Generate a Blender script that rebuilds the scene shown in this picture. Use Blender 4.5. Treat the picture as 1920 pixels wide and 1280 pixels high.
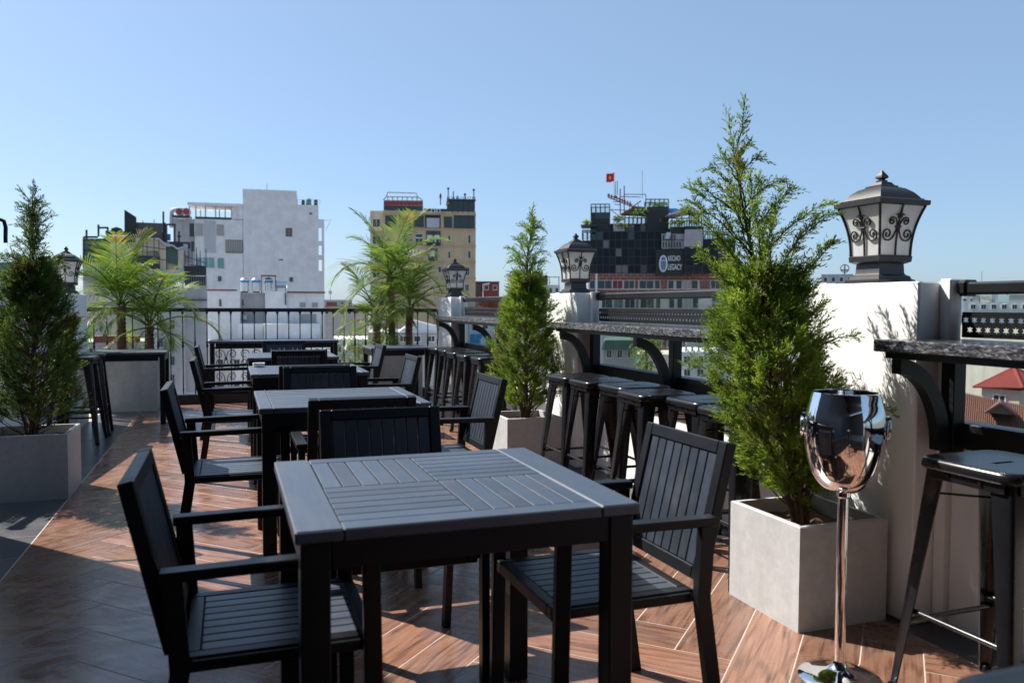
import bpy, math, random
import numpy as np
from mathutils import Vector, Matrix, Quaternion
R = math.radians
rnd = random.Random(7)
nr = np.random.default_rng(11)
for o in list(bpy.data.objects): bpy.data.objects.remove(o)
scene = bpy.context.scene
C = scene.collection

# ------------------------------------------------------------------ camera, world, sun, exposure
# world axes: x across the terrace, y along it (towards the back railing), z up, floor at z = 0
F, PITCH, ROLL, EYE, A = 1513.9, .0439, .00436, 1.2184, .338
cd = bpy.data.cameras.new('camera'); cam = bpy.data.objects.new('camera', cd); C.objects.link(cam)
cam.location = (0, 0, EYE)
cam.matrix_world = (Matrix.Translation((0, 0, EYE)) @ Matrix.Rotation(-A, 4, 'Z')
                    @ Matrix.Rotation(math.pi/2 - PITCH, 4, 'X') @ Matrix.Rotation(ROLL, 4, 'Z'))
cd.sensor_width = 36; cd.lens = F/1920*36
cd.clip_start = .05; cd.clip_end = 6000
cd.dof.use_dof = True; cd.dof.focus_distance = 4.6; cd.dof.aperture_fstop = 4.0
scene.camera = cam

SUN_EL, SUN_AZ = R(46), math.atan2(-.66, .75)          # azimuth from +y towards +x
world = bpy.data.worlds.new('World'); scene.world = world; world.use_nodes = True
wn = world.node_tree; bg = wn.nodes['Background']
sky = wn.nodes.new('ShaderNodeTexSky'); sky.sky_type = 'NISHITA'; sky.sun_disc = False
sky.sun_elevation = SUN_EL; sky.sun_rotation = SUN_AZ
sky.altitude = 0; sky.air_density = .8; sky.dust_density = 1.0; sky.ozone_density = 6
SKY = .082                                              # an even veil of pale summer haze over the clear sky
hz = wn.nodes.new('ShaderNodeMix'); hz.data_type = 'RGBA'; hz.inputs[0].default_value = .36; hz.inputs[7].default_value = (.285/SKY, .405/SKY, .515/SKY, 1)
wn.links.new(sky.outputs[0], hz.inputs[6]); wn.links.new(hz.outputs[2], bg.inputs[0]); bg.inputs[1].default_value = SKY
sl = bpy.data.lights.new('sun', 'SUN'); sl.energy = 5.0; sl.angle = R(.5); sl.color = (1, .95, .88)
so = bpy.data.objects.new('sun', sl); C.objects.link(so)
ldir = Vector((.66, -.75, 0)).normalized() * math.cos(SUN_EL) + Vector((0, 0, -math.sin(SUN_EL)))
so.rotation_euler = ldir.to_track_quat('-Z', 'Y').to_euler(); so.location = (-8, 9, 12)
scene.view_settings.view_transform = 'Standard'; scene.view_settings.look = 'None'
scene.view_settings.gamma = 1; scene.view_settings.exposure = .9
scene.view_settings.use_curve_mapping = False

# ------------------------------------------------------------------ picture to place
def ray(px, py):
    u = px-960; v = py-640
    u, v = u*math.cos(ROLL)+v*math.sin(ROLL), -u*math.sin(ROLL)+v*math.cos(ROLL)
    x = u/F; zc = -v/F
    y = math.cos(PITCH)+zc*math.sin(PITCH); z = -math.sin(PITCH)+zc*math.cos(PITCH)
    return Vector((x*math.cos(A)+y*math.sin(A), -x*math.sin(A)+y*math.cos(A), z))
def at_y(px, py, t):
    r = ray(px, py); k = t/r.y
    return Vector((r.x*k, t, EYE+r.z*k))

# ------------------------------------------------------------------ materials
M = {}
def mat(name, col, rough=.5, metal=0., noise=None, bump=0., bscale=60., spec=.5, coat=0.):
    """procedural principled material; noise = (scale, dark multiplier) mottles the colour"""
    m = bpy.data.materials.new(name); m.use_nodes = True; nt = m.node_tree; b = nt.nodes['Principled BSDF']
    b.inputs['Base Color'].default_value = (*col, 1); b.inputs['Roughness'].default_value = rough
    b.inputs['Metallic'].default_value = metal; b.inputs['Specular IOR Level'].default_value = spec
    b.inputs['Coat Weight'].default_value = coat
    tc = nt.nodes.new('ShaderNodeTexCoord')
    if noise:
        n = nt.nodes.new('ShaderNodeTexNoise'); n.inputs['Scale'].default_value = noise[0]; n.inputs['Detail'].default_value = 8
        n.inputs['Roughness'].default_value = .65
        nt.links.new(tc.outputs['Object'], n.inputs['Vector'])
        mx = nt.nodes.new('ShaderNodeMix'); mx.data_type = 'RGBA'
        mx.inputs[6].default_value = (*[c*noise[1] for c in col], 1); mx.inputs[7].default_value = (*[min(1, c*(2-noise[1])) for c in col], 1)
        cr = nt.nodes.new('ShaderNodeMapRange'); cr.inputs[1].default_value = .3; cr.inputs[2].default_value = .7
        nt.links.new(n.outputs[0], cr.inputs[0]); nt.links.new(cr.outputs[0], mx.inputs[0]); nt.links.new(mx.outputs[2], b.inputs['Base Color'])
        rr = nt.nodes.new('ShaderNodeMapRange'); rr.inputs[3].default_value = max(.02, rough*.8); rr.inputs[4].default_value = min(1, rough*1.25)
        nt.links.new(n.outputs[0], rr.inputs[0]); nt.links.new(rr.outputs[0], b.inputs['Roughness'])
    if bump:
        n2 = nt.nodes.new('ShaderNodeTexNoise'); n2.inputs['Scale'].default_value = bscale; n2.inputs['Detail'].default_value = 6
        nt.links.new(tc.outputs['Object'], n2.inputs['Vector'])
        bp = nt.nodes.new('ShaderNodeBump'); bp.inputs['Strength'].default_value = bump; bp.inputs['Distance'].default_value = .01
        nt.links.new(n2.outputs[0], bp.inputs['Height']); nt.links.new(bp.outputs[0], b.inputs['Normal'])
    M[name] = m; return m

mat('frame_black', (.007, .008, .010), .38, noise=(9, .75), bump=.04, bscale=180, spec=.26)
mat('stool_black', (.008, .008, .010), .27, noise=(6, .7), spec=.42)
mat('rail_black', (.010, .011, .013), .36, noise=(8, .8), spec=.34)
mat('bronze', (.035, .032, .033), .42, metal=.25, noise=(20, .8), bump=.03)
mat('plaster', (.80, .79, .775), .75, noise=(3, .955), bump=.03, bscale=60)
mat('concrete', (.415, .415, .415), .9, noise=(22, .88), bump=.1, bscale=260)
mat('soil', (.10, .055, .03), .95, noise=(40, .5), bump=1., bscale=90)
mat('chrome', (.82, .82, .83), .055, metal=1.)
mat('grout', (.46, .38, .33), .8, noise=(9, .85))
mat('tile_dark', (.035, .036, .042), .3, noise=(12, .7), bump=.05)
mat('tile_grey', (.085, .085, .095), .3, noise=(6, .7), bump=.05)
mat('trunk', (.10, .065, .04), .9, noise=(30, .6), bump=.6, bscale=70)
mat('palm_trunk', (.15, .085, .05), .95, noise=(35, .5), bump=.8, bscale=80)
mat('ground', (.16, .15, .14), .95, noise=(.02, .7))

def slatwood(name, col, rough, axis=0):
    """painted slat with fine brushed grain along one axis"""
    m = mat(name, col, rough); nt = m.node_tree; b = nt.nodes['Principled BSDF']
    tc = nt.nodes.new('ShaderNodeTexCoord'); mp = nt.nodes.new('ShaderNodeMapping')
    s = [60, 60, 60]; s[axis] = 4; mp.inputs['Scale'].default_value = s
    oi = nt.nodes.new('ShaderNodeObjectInfo'); vm = nt.nodes.new('ShaderNodeVectorMath'); vm.operation = 'ADD'
    ml = nt.nodes.new('ShaderNodeMath'); ml.operation = 'MULTIPLY'; ml.inputs[1].default_value = 30
    nt.links.new(oi.outputs['Random'], ml.inputs[0])
    nt.links.new(tc.outputs['Object'], mp.inputs[0]); nt.links.new(mp.outputs[0], vm.inputs[0]); nt.links.new(ml.outputs[0], vm.inputs[1])
    n = nt.nodes.new('ShaderNodeTexNoise'); n.inputs['Scale'].default_value = 1; n.inputs['Detail'].default_value = 6
    nt.links.new(vm.outputs[0], n.inputs['Vector'])
    rr = nt.nodes.new('ShaderNodeMapRange'); rr.inputs[3].default_value = rough-.1; rr.inputs[4].default_value = rough+.14
    nt.links.new(n.outputs[0], rr.inputs[0]); nt.links.new(rr.outputs[0], b.inputs['Roughness'])
    hv = nt.nodes.new('ShaderNodeHueSaturation'); hv.inputs['Color'].default_value = (*col, 1)
    vr = nt.nodes.new('ShaderNodeMapRange'); vr.inputs[3].default_value = .75; vr.inputs[4].default_value = 1.3
    nt.links.new(oi.outputs['Random'], vr.inputs[0]); nt.links.new(vr.outputs[0], hv.inputs['Value']); g_ = nt.nodes.new('ShaderNodeNewGeometry'); nd = nt.nodes.new('ShaderNodeTexNoise'); nd.inputs['Scale'].default_value = 7; nd.inputs['Detail'].default_value = 9; nd.inputs['Roughness'].default_value = .7; nt.links.new(g_.outputs['Position'], nd.inputs['Vector'])
    dr = nt.nodes.new('ShaderNodeMapRange'); dr.inputs[1].default_value = .48; dr.inputs[2].default_value = .8; dr.inputs[4].default_value = .42; nt.links.new(nd.outputs[0], dr.inputs[0])
    dx = nt.nodes.new('ShaderNodeMix'); dx.data_type = 'RGBA'; dx.inputs[7].default_value = (.095, .10, .11, 1); nt.links.new(dr.outputs[0], dx.inputs[0]); nt.links.new(hv.outputs[0], dx.inputs[6]); nt.links.new(dx.outputs[2], b.inputs['Base Color'])
    bp = nt.nodes.new('ShaderNodeBump'); bp.inputs['Strength'].default_value = .12; bp.inputs['Distance'].default_value = .004
    nt.links.new(n.outputs[0], bp.inputs['Height']); nt.links.new(bp.outputs[0], b.inputs['Normal'])
    return m
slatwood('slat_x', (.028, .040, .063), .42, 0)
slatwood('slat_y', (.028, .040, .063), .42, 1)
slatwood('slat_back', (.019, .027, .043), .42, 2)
for n_ in ('slat_x', 'slat_y'): M[n_].node_tree.nodes['Principled BSDF'].inputs['Specular IOR Level'].default_value = .85

def wood_tile():
    m = mat('wood_tile', (.3, .13, .07), .3); nt = m.node_tree; b = nt.nodes['Principled BSDF']; L = nt.links.new
    tc = nt.nodes.new('ShaderNodeTexCoord'); oi = nt.nodes.new('ShaderNodeObjectInfo')
    ml = nt.nodes.new('ShaderNodeMath'); ml.operation = 'MULTIPLY'; ml.inputs[1].default_value = 57
    L(oi.outputs['Random'], ml.inputs[0])
    ad = nt.nodes.new('ShaderNodeVectorMath'); ad.operation = 'ADD'; L(tc.outputs['Object'], ad.inputs[0]); L(ml.outputs[0], ad.inputs[1])
    mp = nt.nodes.new('ShaderNodeMapping'); mp.inputs['Scale'].default_value = (.7, 6, 1); L(ad.outputs[0], mp.inputs[0])
    # cathedral grain: distorted rings
    n0 = nt.nodes.new('ShaderNodeTexNoise'); n0.inputs['Scale'].default_value = 1.1; n0.inputs['Detail'].default_value = 3; L(mp.outputs[0], n0.inputs['Vector'])
    sn = nt.nodes.new('ShaderNodeMath'); sn.operation = 'MULTIPLY'; sn.inputs[1].default_value = 62; L(n0.outputs[0], sn.inputs[0])
    si = nt.nodes.new('ShaderNodeMath'); si.operation = 'SINE'; L(sn.outputs[0], si.inputs[0])
    mr = nt.nodes.new('ShaderNodeMapRange'); mr.inputs[1].default_value = -.2; mr.inputs[2].default_value = 1; mr.inputs[3].default_value = 0; mr.inputs[4].default_value = .42; L(si.outputs[0], mr.inputs[0])
    mp2 = nt.nodes.new('ShaderNodeMapping'); mp2.inputs['Scale'].default_value = (5, 130, 5); L(ad.outputs[0], mp2.inputs[0])
    n1 = nt.nodes.new('ShaderNodeTexNoise'); n1.inputs['Scale'].default_value = 1; n1.inputs['Detail'].default_value = 7; L(mp2.outputs[0], n1.inputs['Vector'])
    su = nt.nodes.new('ShaderNodeMath'); su.operation = 'MULTIPLY'; L(mr.outputs[0], su.inputs[0]); L(n1.outputs[0], su.inputs[1])
    sv = nt.nodes.new('ShaderNodeMath'); sv.operation = 'MULTIPLY_ADD'; sv.inputs[1].default_value = .66; L(n1.outputs[0], sv.inputs[0]); L(su.outputs[0], sv.inputs[2])
    cr = nt.nodes.new('ShaderNodeValToRGB'); e = cr.color_ramp.elements
    e[0].position = .15; e[0].color = (.385, .185, .10, 1); e[1].position = .75; e[1].color = (.07, .03, .018, 1)
    e2 = cr.color_ramp.elements.new(.42); e2.color = (.245, .104, .055, 1)
    L(sv.outputs[0], cr.inputs[0])
    hv = nt.nodes.new('ShaderNodeHueSaturation'); hv.inputs['Saturation'].default_value = .93; vr = nt.nodes.new('ShaderNodeMapRange'); vr.inputs[3].default_value = .62; vr.inputs[4].default_value = 1.0
    L(oi.outputs['Random'], vr.inputs[0]); L(vr.outputs[0], hv.inputs['Value']); L(cr.outputs[0], hv.inputs['Color']); b.inputs['Specular IOR Level'].default_value = .8
    # scuffs and footprints: smeared patches of dust that change the gloss
    g = nt.nodes.new('ShaderNodeNewGeometry'); mp3 = nt.nodes.new('ShaderNodeMapping'); mp3.inputs['Scale'].default_value = (2.2, 3.4, 1); L(g.outputs['Position'], mp3.inputs[0])
    n3 = nt.nodes.new('ShaderNodeTexNoise'); n3.inputs['Scale'].default_value = 1.6; n3.inputs['Detail'].default_value = 9; n3.inputs['Roughness'].default_value = .68; n3.inputs['Distortion'].default_value = 1.4
    L(mp3.outputs[0], n3.inputs['Vector'])
    rr = nt.nodes.new('ShaderNodeMapRange'); rr.inputs[1].default_value = .32; rr.inputs[2].default_value = .7; rr.inputs[3].default_value = .14; rr.inputs[4].default_value = .42
    L(n3.outputs[0], rr.inputs[0]); L(rr.outputs[0], b.inputs['Roughness'])
    du = nt.nodes.new('ShaderNodeMapRange'); du.inputs[1].default_value = .42; du.inputs[2].default_value = .78; du.inputs[3].default_value = .03; du.inputs[4].default_value = .16; L(n3.outputs[0], du.inputs[0])
    dm = nt.nodes.new('ShaderNodeMix'); dm.data_type = 'RGBA'; dm.inputs[7].default_value = (.30, .265, .255, 1); L(du.outputs[0], dm.inputs[0]); L(hv.outputs[0], dm.inputs[6]); L(dm.outputs[2], b.inputs['Base Color'])
    bp = nt.nodes.new('ShaderNodeBump'); bp.inputs['Strength'].default_value = .1; bp.inputs['Distance'].default_value = .003
    L(n1.outputs[0], bp.inputs['Height']); L(bp.outputs[0], b.inputs['Normal'])
wood_tile()

def granite():
    m = mat('granite', (.05, .05, .055), .18); nt = m.node_tree; b = nt.nodes['Principled BSDF']; L = nt.links.new
    tc = nt.nodes.new('ShaderNodeTexCoord'); mp = nt.nodes.new('ShaderNodeMapping')
    mp.inputs['Rotation'].default_value = (R(38), 0, R(25)); mp.inputs['Scale'].default_value = (34, 34, 120); L(tc.outputs['Object'], mp.inputs[0])
    n = nt.nodes.new('ShaderNodeTexNoise'); n.inputs['Scale'].default_value = 1; n.inputs['Detail'].default_value = 9; n.inputs['Distortion'].default_value = .8; n.inputs['Roughness'].default_value = .6
    L(mp.outputs[0], n.inputs['Vector']); cr = nt.nodes.new('ShaderNodeValToRGB'); e = cr.color_ramp.elements
    e[0].position = .42; e[0].color = (.02, .02, .024, 1); e[1].position = .72; e[1].color = (.32, .32, .34, 1)
    x = cr.color_ramp.elements.new(.53); x.color = (.07, .07, .08, 1)
    L(n.outputs[0], cr.inputs[0]); L(cr.outputs[0], b.inputs['Base Color'])
granite()

def glass(name, tint, refl=1.0):
    m = bpy.data.materials.new(name); m.use_nodes = True; nt = m.node_tree; nt.nodes.clear(); L = nt.links.new
    o = nt.nodes.new('ShaderNodeOutputMaterial'); t = nt.nodes.new('ShaderNodeBsdfTransparent'); t.inputs[0].default_value = (*tint, 1)
    g = nt.nodes.new('ShaderNodeBsdfGlossy'); g.inputs['Roughness'].default_value = .02
    f = nt.nodes.new('ShaderNodeLayerWeight'); f.inputs[0].default_value = .5
    pw = nt.nodes.new('ShaderNodeMath'); pw.operation = 'POWER'; pw.inputs[1].default_value = 5
    k = nt.nodes.new('ShaderNodeMath'); k.operation = 'MULTIPLY_ADD'; k.inputs[1].default_value = .9*refl; k.inputs[2].default_value = .035
    L(f.outputs['Facing'], pw.inputs[0])
    mx = nt.nodes.new('ShaderNodeMixShader'); L(pw.outputs[0], k.inputs[0]); L(k.outputs[0], mx.inputs[0]); L(t.outputs[0], mx.inputs[1]); L(g.outputs[0], mx.inputs[2]); L(mx.outputs[0], o.inputs[0])
    M[name] = m
glass('clear_glass', (.86, .90, .89))

def frosted():
    m = bpy.data.materials.new('frosted'); m.use_nodes = True; nt = m.node_tree; b = nt.nodes['Principled BSDF']
    b.inputs['Base Color'].default_value = (.9, .9, .89, 1); b.inputs['Roughness'].default_value = .35
    tr = nt.nodes.new('ShaderNodeBsdfTranslucent'); tr.inputs[0].default_value = (.93, .93, .90, 1)
    mx = nt.nodes.new('ShaderNodeMixShader'); mx.inputs[0].default_value = .5
    o = nt.nodes['Material Output']; nt.links.new(b.outputs[0], mx.inputs[1]); nt.links.new(tr.outputs[0], mx.inputs[2]); nt.links.new(mx.outputs[0], o.inputs[0])
    M['frosted'] = m
frosted()

def leafmat(name, c0, c1, c2, scale, trans=.45, brown=None):
    """leaf colour varies by clump; translucent"""
    m = bpy.data.materials.new(name); m.use_nodes = True; nt = m.node_tree; b = nt.nodes['Principled BSDF']; L = nt.links.new
    tc = nt.nodes.new('ShaderNodeTexCoord'); n = nt.nodes.new('ShaderNodeTexNoise'); n.inputs['Scale'].default_value = scale; n.inputs['Detail'].default_value = 5
    L(tc.outputs['Object'], n.inputs['Vector']); cr = nt.nodes.new('ShaderNodeValToRGB'); e = cr.color_ramp.elements
    e[0].position = .34; e[0].color = (*c0, 1); e[1].position = .66; e[1].color = (*c2, 1); x = cr.color_ramp.elements.new(.5); x.color = (*c1, 1)
    L(n.outputs[0], cr.inputs[0]); col = cr.outputs[0]
    if brown:
        n2 = nt.nodes.new('ShaderNodeTexNoise'); n2.inputs['Scale'].default_value = 3.2; n2.inputs['Detail'].default_value = 2; L(tc.outputs['Object'], n2.inputs['Vector'])
        r2 = nt.nodes.new('ShaderNodeMapRange'); r2.inputs[1].default_value = .58; r2.inputs[2].default_value = .68; L(n2.outputs[0], r2.inputs[0])
        mx = nt.nodes.new('ShaderNodeMix'); mx.data_type = 'RGBA'; mx.inputs[7].default_value = (*brown, 1); L(r2.outputs[0], mx.inputs[0]); L(col, mx.inputs[6]); col = mx.outputs[2]
    L(col, b.inputs['Base Color']); b.inputs['Roughness'].default_value = .5; b.inputs['Specular IOR Level'].default_value = .3
    tr = nt.nodes.new('ShaderNodeBsdfTranslucent'); L(col, tr.inputs[0])
    ms = nt.nodes.new('ShaderNodeMixShader'); ms.inputs[0].default_value = trans
    L(b.outputs[0], ms.inputs[1]); L(tr.outputs[0], ms.inputs[2]); L(ms.outputs[0], nt.nodes['Material Output'].inputs[0])
    M[name] = m
leafmat('juniper_bright', (.09, .15, .02), (.17, .26, .03), (.31, .41, .055), 11, .5, (.19, .16, .05))
leafmat('juniper_dark', (.06, .105, .025), (.095, .155, .034), (.17, .235, .05), 9, .45, (.19, .085, .03))
leafmat('palm_leaf', (.075, .145, .018), (.135, .23, .028), (.30, .37, .05), 5, .45, (.30, .24, .07))

# far buildings
for n_, c_, r_ in [('white_wall', (.72, .72, .73), .85), ('grey_wall', (.40, .40, .41), .9), ('dirty_wall', (.46, .46, .46), .9), ('ochre_wall', (.53, .41, .26), .85),
                   ('beige_wall', (.55, .50, .42), .9), ('maroon', (.16, .025, .03), .7), ('red_roof', (.30, .05, .04), .7), ('brown_roof', (.19, .078, .052), .8),
                   ('brick', (.21, .07, .055), .85), ('dark_steel', (.03, .034, .042), .5), ('dark_clad', (.010, .012, .016), .5), ('brown_panel', (.10, .08, .075), .7),
                   ('teal_panel', (.16, .34, .35), .35), ('green_tank', (.03, .20, .16), .4), ('red_steel', (.25, .05, .04), .6), ('cream', (.66, .58, .44), .7),
                   ('mortar', (.55, .52, .50), .9), ('curtain', (.34, .34, .33), .6), ('blue_panel', (.03, .22, .50), .4), ('red_fan', (.30, .04, .05), .5),
                   ('lilac_curtain', (.40, .35, .38), .6), ('green_roof', (.07, .13, .11), .7), ('cloth_red', (.62, .012, .015), .8), ('cloth_yellow', (.85, .55, .03), .8),
                   ('sign_white', (.85, .85, .85), .5), ('sign_blue', (.28, .42, .58), .5), ('tin', (.45, .47, .50), .5), ('dim_curtain', (.13, .135, .14), .5), ('navy_clad', (.010, .013, .019), .4)]:
    mat(n_, c_, r_, noise=(.5 if r_ > .6 else .2, .86))
mat('steel_tank', (.62, .63, .65), .22, metal=1.)
mat('far_glass', (.03, .042, .047), .12, spec=.45)
mat('black_glass', (.006, .008, .012), .2, spec=.2); mat('black_glass_tint', (.010, .013, .018), .24, spec=.24)
def stains(name, sc=(1.3, 1.3, .09), amt=.45, dark=(.2, .19, .18)):
    """rain streaks running down a rendered wall"""
    m = M[name]; nt = m.node_tree; b = nt.nodes['Principled BSDF']; L = nt.links.new
    src = b.inputs['Base Color'].links[0].from_socket
    tc = nt.nodes.new('ShaderNodeTexCoord'); mp = nt.nodes.new('ShaderNodeMapping'); mp.inputs['Scale'].default_value = sc; L(tc.outputs['Object'], mp.inputs[0])
    n = nt.nodes.new('ShaderNodeTexNoise'); n.inputs['Scale'].default_value = 1; n.inputs['Detail'].default_value = 7; L(mp.outputs[0], n.inputs['Vector'])
    r = nt.nodes.new('ShaderNodeMapRange'); r.inputs[1].default_value = .5; r.inputs[2].default_value = .8; r.inputs[4].default_value = amt; L(n.outputs[0], r.inputs[0])
    mx = nt.nodes.new('ShaderNodeMix'); mx.data_type = 'RGBA'; mx.inputs[7].default_value = (*dark, 1); L(r.outputs[0], mx.inputs[0]); L(src, mx.inputs[6]); L(mx.outputs[2], b.inputs['Base Color'])
stains('white_wall', amt=.2)
for n_ in ('grey_wall', 'dirty_wall', 'ochre_wall', 'beige_wall'): stains(n_)
stains('concrete', (11, 11, .9), .42, (.30, .285, .27)); stains('plaster', (7, 7, .5), .16, (.45, .42, .38))

# ------------------------------------------------------------------ mesh helpers
class MB:
    def __init__(s): s.v = []; s.f = []
    def add(s, vs, fs):
        n = len(s.v); s.v += [tuple(v) for v in vs]; s.f += [tuple(i+n for i in f) for f in fs]; return s
    def box(s, x0, x1, y0, y1, z0, z1):
        vs = [(x, y, z) for z in (z0, z1) for y in (y0, y1) for x in (x0, x1)]
        return s.add(vs, [(0, 2, 3, 1), (4, 5, 7, 6), (0, 1, 5, 4), (2, 6, 7, 3), (0, 4, 6, 2), (1, 3, 7, 5)])
    def cbox(s, x0, x1, y0, y1, z0, z1, c=.003, mtx=None):
        """box with chamfered edges"""
        ctr = Vector(((x0+x1)/2, (y0+y1)/2, (z0+z1)/2)); h = Vector((abs(x1-x0)/2, abs(y1-y0)/2, abs(z1-z0)/2)); c = min(c, min(h)*.8)
        vs = []; idx = {}
        for sx in (-1, 1):
            for sy in (-1, 1):
                for sz in (-1, 1):
                    for a in range(3):
                        p = Vector((sx*(h.x-c), sy*(h.y-c), sz*(h.z-c))); p[a] = (sx, sy, sz)[a]*h[a]
                        idx[(sx, sy, sz, a)] = len(vs); vs.append(p)
        fs = []
        S = (-1, 1)
        for a in range(3):
            b, d = [i for i in range(3) if i != a]
            for sg in S:
                q = []
                for (u, w) in ((-1, -1), (1, -1), (1, 1), (-1, 1)):
                    k = [0, 0, 0]; k[a] = sg; k[b] = u; k[d] = w; q.append(idx[(*k, a)])
                fs.append(q)
            for u in S:
                for w in S:
                    k0 = [0, 0, 0]; k0[a] = -1; k0[b] = u; k0[d] = w; k1 = list(k0); k1[a] = 1
                    fs.append([idx[(*k0, b)], idx[(*k1, b)], idx[(*k1, d)], idx[(*k0, d)]])
        for sx in S:
            for sy in S:
                for sz in S: fs.append([idx[(sx, sy, sz, a)] for a in range(3)])
        out = []
        for f in fs:
            p = [vs[i] for i in f]; n = (p[1]-p[0]).cross(p[2]-p[0]); g = sum(p, Vector())/len(p)
            out.append(f if n.dot(g) > 0 else f[::-1])
        vs = [v+ctr for v in vs]
        if mtx: vs = [mtx @ v for v in vs]
        return s.add(vs, out)
    def beam(s, p0, p1, w, h, c=.002, up=(0, 0, 1)):
        """rectangular bar from p0 to p1; w sideways, h along up"""
        p0, p1 = Vector(p0), Vector(p1); d = p1-p0; L = d.length; d.normalize(); up = Vector(up)
        if abs(d.dot(up)) > .99: up = Vector((0, 1, 0))
        sd = d.cross(up).normalized(); u = sd.cross(d)
        m = Matrix((sd, d, u)).transposed().to_4x4(); m.translation = (p0+p1)/2
        return s.cbox(-w/2, w/2, -L/2, L/2, -h/2, h/2, c, m)
    def tube(s, pts, r, n=8, cap=True):
        pts = [Vector(p) for p in pts]; rr = r if isinstance(r, (list, tuple)) else [r]*len(pts)
        t = (pts[1]-pts[0]).normalized(); ref = Vector((0, 0, 1)) if abs(t.z) < .9 else Vector((1, 0, 0)); u = t.cross(ref).normalized()
        vs = []
        for i, p in enumerate(pts):
            t2 = (pts[min(i+1, len(pts)-1)]-pts[max(i-1, 0)]).normalized(); u = (u-t2*u.dot(t2)).normalized(); w = t2.cross(u)
            for k in range(n):
                a = 2*math.pi*k/n; vs.append(p+(u*math.cos(a)+w*math.sin(a))*rr[i])
        fs = []
        for i in range(len(pts)-1):
            for k in range(n): a = i*n+k; b = i*n+(k+1) % n; fs.append((a, b, b+n, a+n))
        if cap: fs += [tuple(range(n))[::-1], tuple(range((len(pts)-1)*n, len(pts)*n))]
        return s.add(vs, fs)
    def lathe(s, prof, n=24, ctr=(0, 0), square=False):
        """profile [(r, z)] turned about z; square = a four-sided turning of half width r"""
        vs = []; m = 4 if square else n
        for r, z in prof:
            for k in range(m):
                a = 2*math.pi*k/m+(math.pi/4 if square else 0); q = r*(math.sqrt(2) if square else 1)
                vs.append((ctr[0]+q*math.cos(a), ctr[1]+q*math.sin(a), z))
        fs = [(i*m+k, i*m+(k+1) % m, (i+1)*m+(k+1) % m, (i+1)*m+k) for i in range(len(prof)-1) for k in range(m)]
        fs += [tuple(range(m))[::-1], tuple(range((len(prof)-1)*m, len(prof)*m))]
        return s.add(vs, fs)
    def prism(s, poly, z0, z1):
        n = len(poly); vs = [(x, y, z0) for x, y in poly]+[(x, y, z1) for x, y in poly]
        return s.add(vs, [tuple(range(n))[::-1], tuple(range(n, 2*n))]+[(i, (i+1) % n, (i+1) % n+n, i+n) for i in range(n)])
    def mesh(s, name, m, smooth=False):
        me = bpy.data.meshes.new(name); me.from_pydata(s.v, [], s.f); me.validate()
        if m: me.materials.append(M[m] if isinstance(m, str) else m)
        if smooth: me.polygons.foreach_set('use_smooth', [True]*len(me.polygons)); me.update()
        return me
    def build(s, name, m, parent=None, loc=(0, 0, 0), smooth=False, rz=0):
        return link(name, s.mesh(name, m, smooth), parent, loc, rz)
def link(name, me, parent=None, loc=(0, 0, 0), rz=0):
    o = bpy.data.objects.new(name, me); C.objects.link(o); o.location = loc; o.rotation_euler = (0, 0, rz)
    if parent: o.parent = parent
    return o
def tag(o, label=None, cat=None, group=None, kind=None):
    if label: o['label'] = label
    if cat: o['category'] = cat
    if group: o['group'] = group
    if kind: o['kind'] = kind
    return o
def thing(name, label, cat, loc=(0, 0, 0), rz=0, group=None):
    return tag(link(name, None, None, loc, rz), label, cat, group)
KIDS = {}
def copy_tree(o, parent=None):
    c = o.copy(); C.objects.link(c); c.parent = parent
    for ch in o.children: copy_tree(ch, c)
    return c
def sm(o, ang=40):
    me = o.data
    me.polygons.foreach_set('use_smooth', [True]*len(me.polygons))
    me.set_sharp_from_angle(angle=R(ang)); return o

# ------------------------------------------------------------------ ground and floor
g = MB().box(-3000, 3000, -3000, 3000, -32.5, -32).build('ground', 'ground'); tag(g, kind='structure')
S0, S1, T0, T1 = -.957, 2.40, -1.6, 10.62
fl = MB().box(-2.6, 2.95, -4.5, 10.95, -.45, -.0009).build('floor', 'grout'); tag(fl, kind='structure')
def clip(poly, x0, x1, y0, y1):
    for ax, lim, sg in ((0, x0, 1), (0, x1, -1), (1, y0, 1), (1, y1, -1)):
        out = []
        for i, p in enumerate(poly):
            q = poly[(i+1) % len(poly)]; a = (p[ax]-lim)*sg; b = (q[ax]-lim)*sg
            if a >= 0: out.append(p)
            if (a < 0) != (b < 0):
                k = a/(a-b); out.append((p[0]+(q[0]-p[0])*k, p[1]+(q[1]-p[1])*k))
        poly = out
        if not poly: break
    return poly
W_, N_ = .2, 5; G_ = .0019; q2 = 1/math.sqrt(2)
plank_me = MB().cbox(-N_*W_/2+G_, N_*W_/2-G_, -W_/2+G_, W_/2-G_, -.02, 0, .0012).mesh('plank', 'wood_tile')
O_ = Vector((1.487, 2.473))                     # a corner of the herringbone read off the floor
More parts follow.
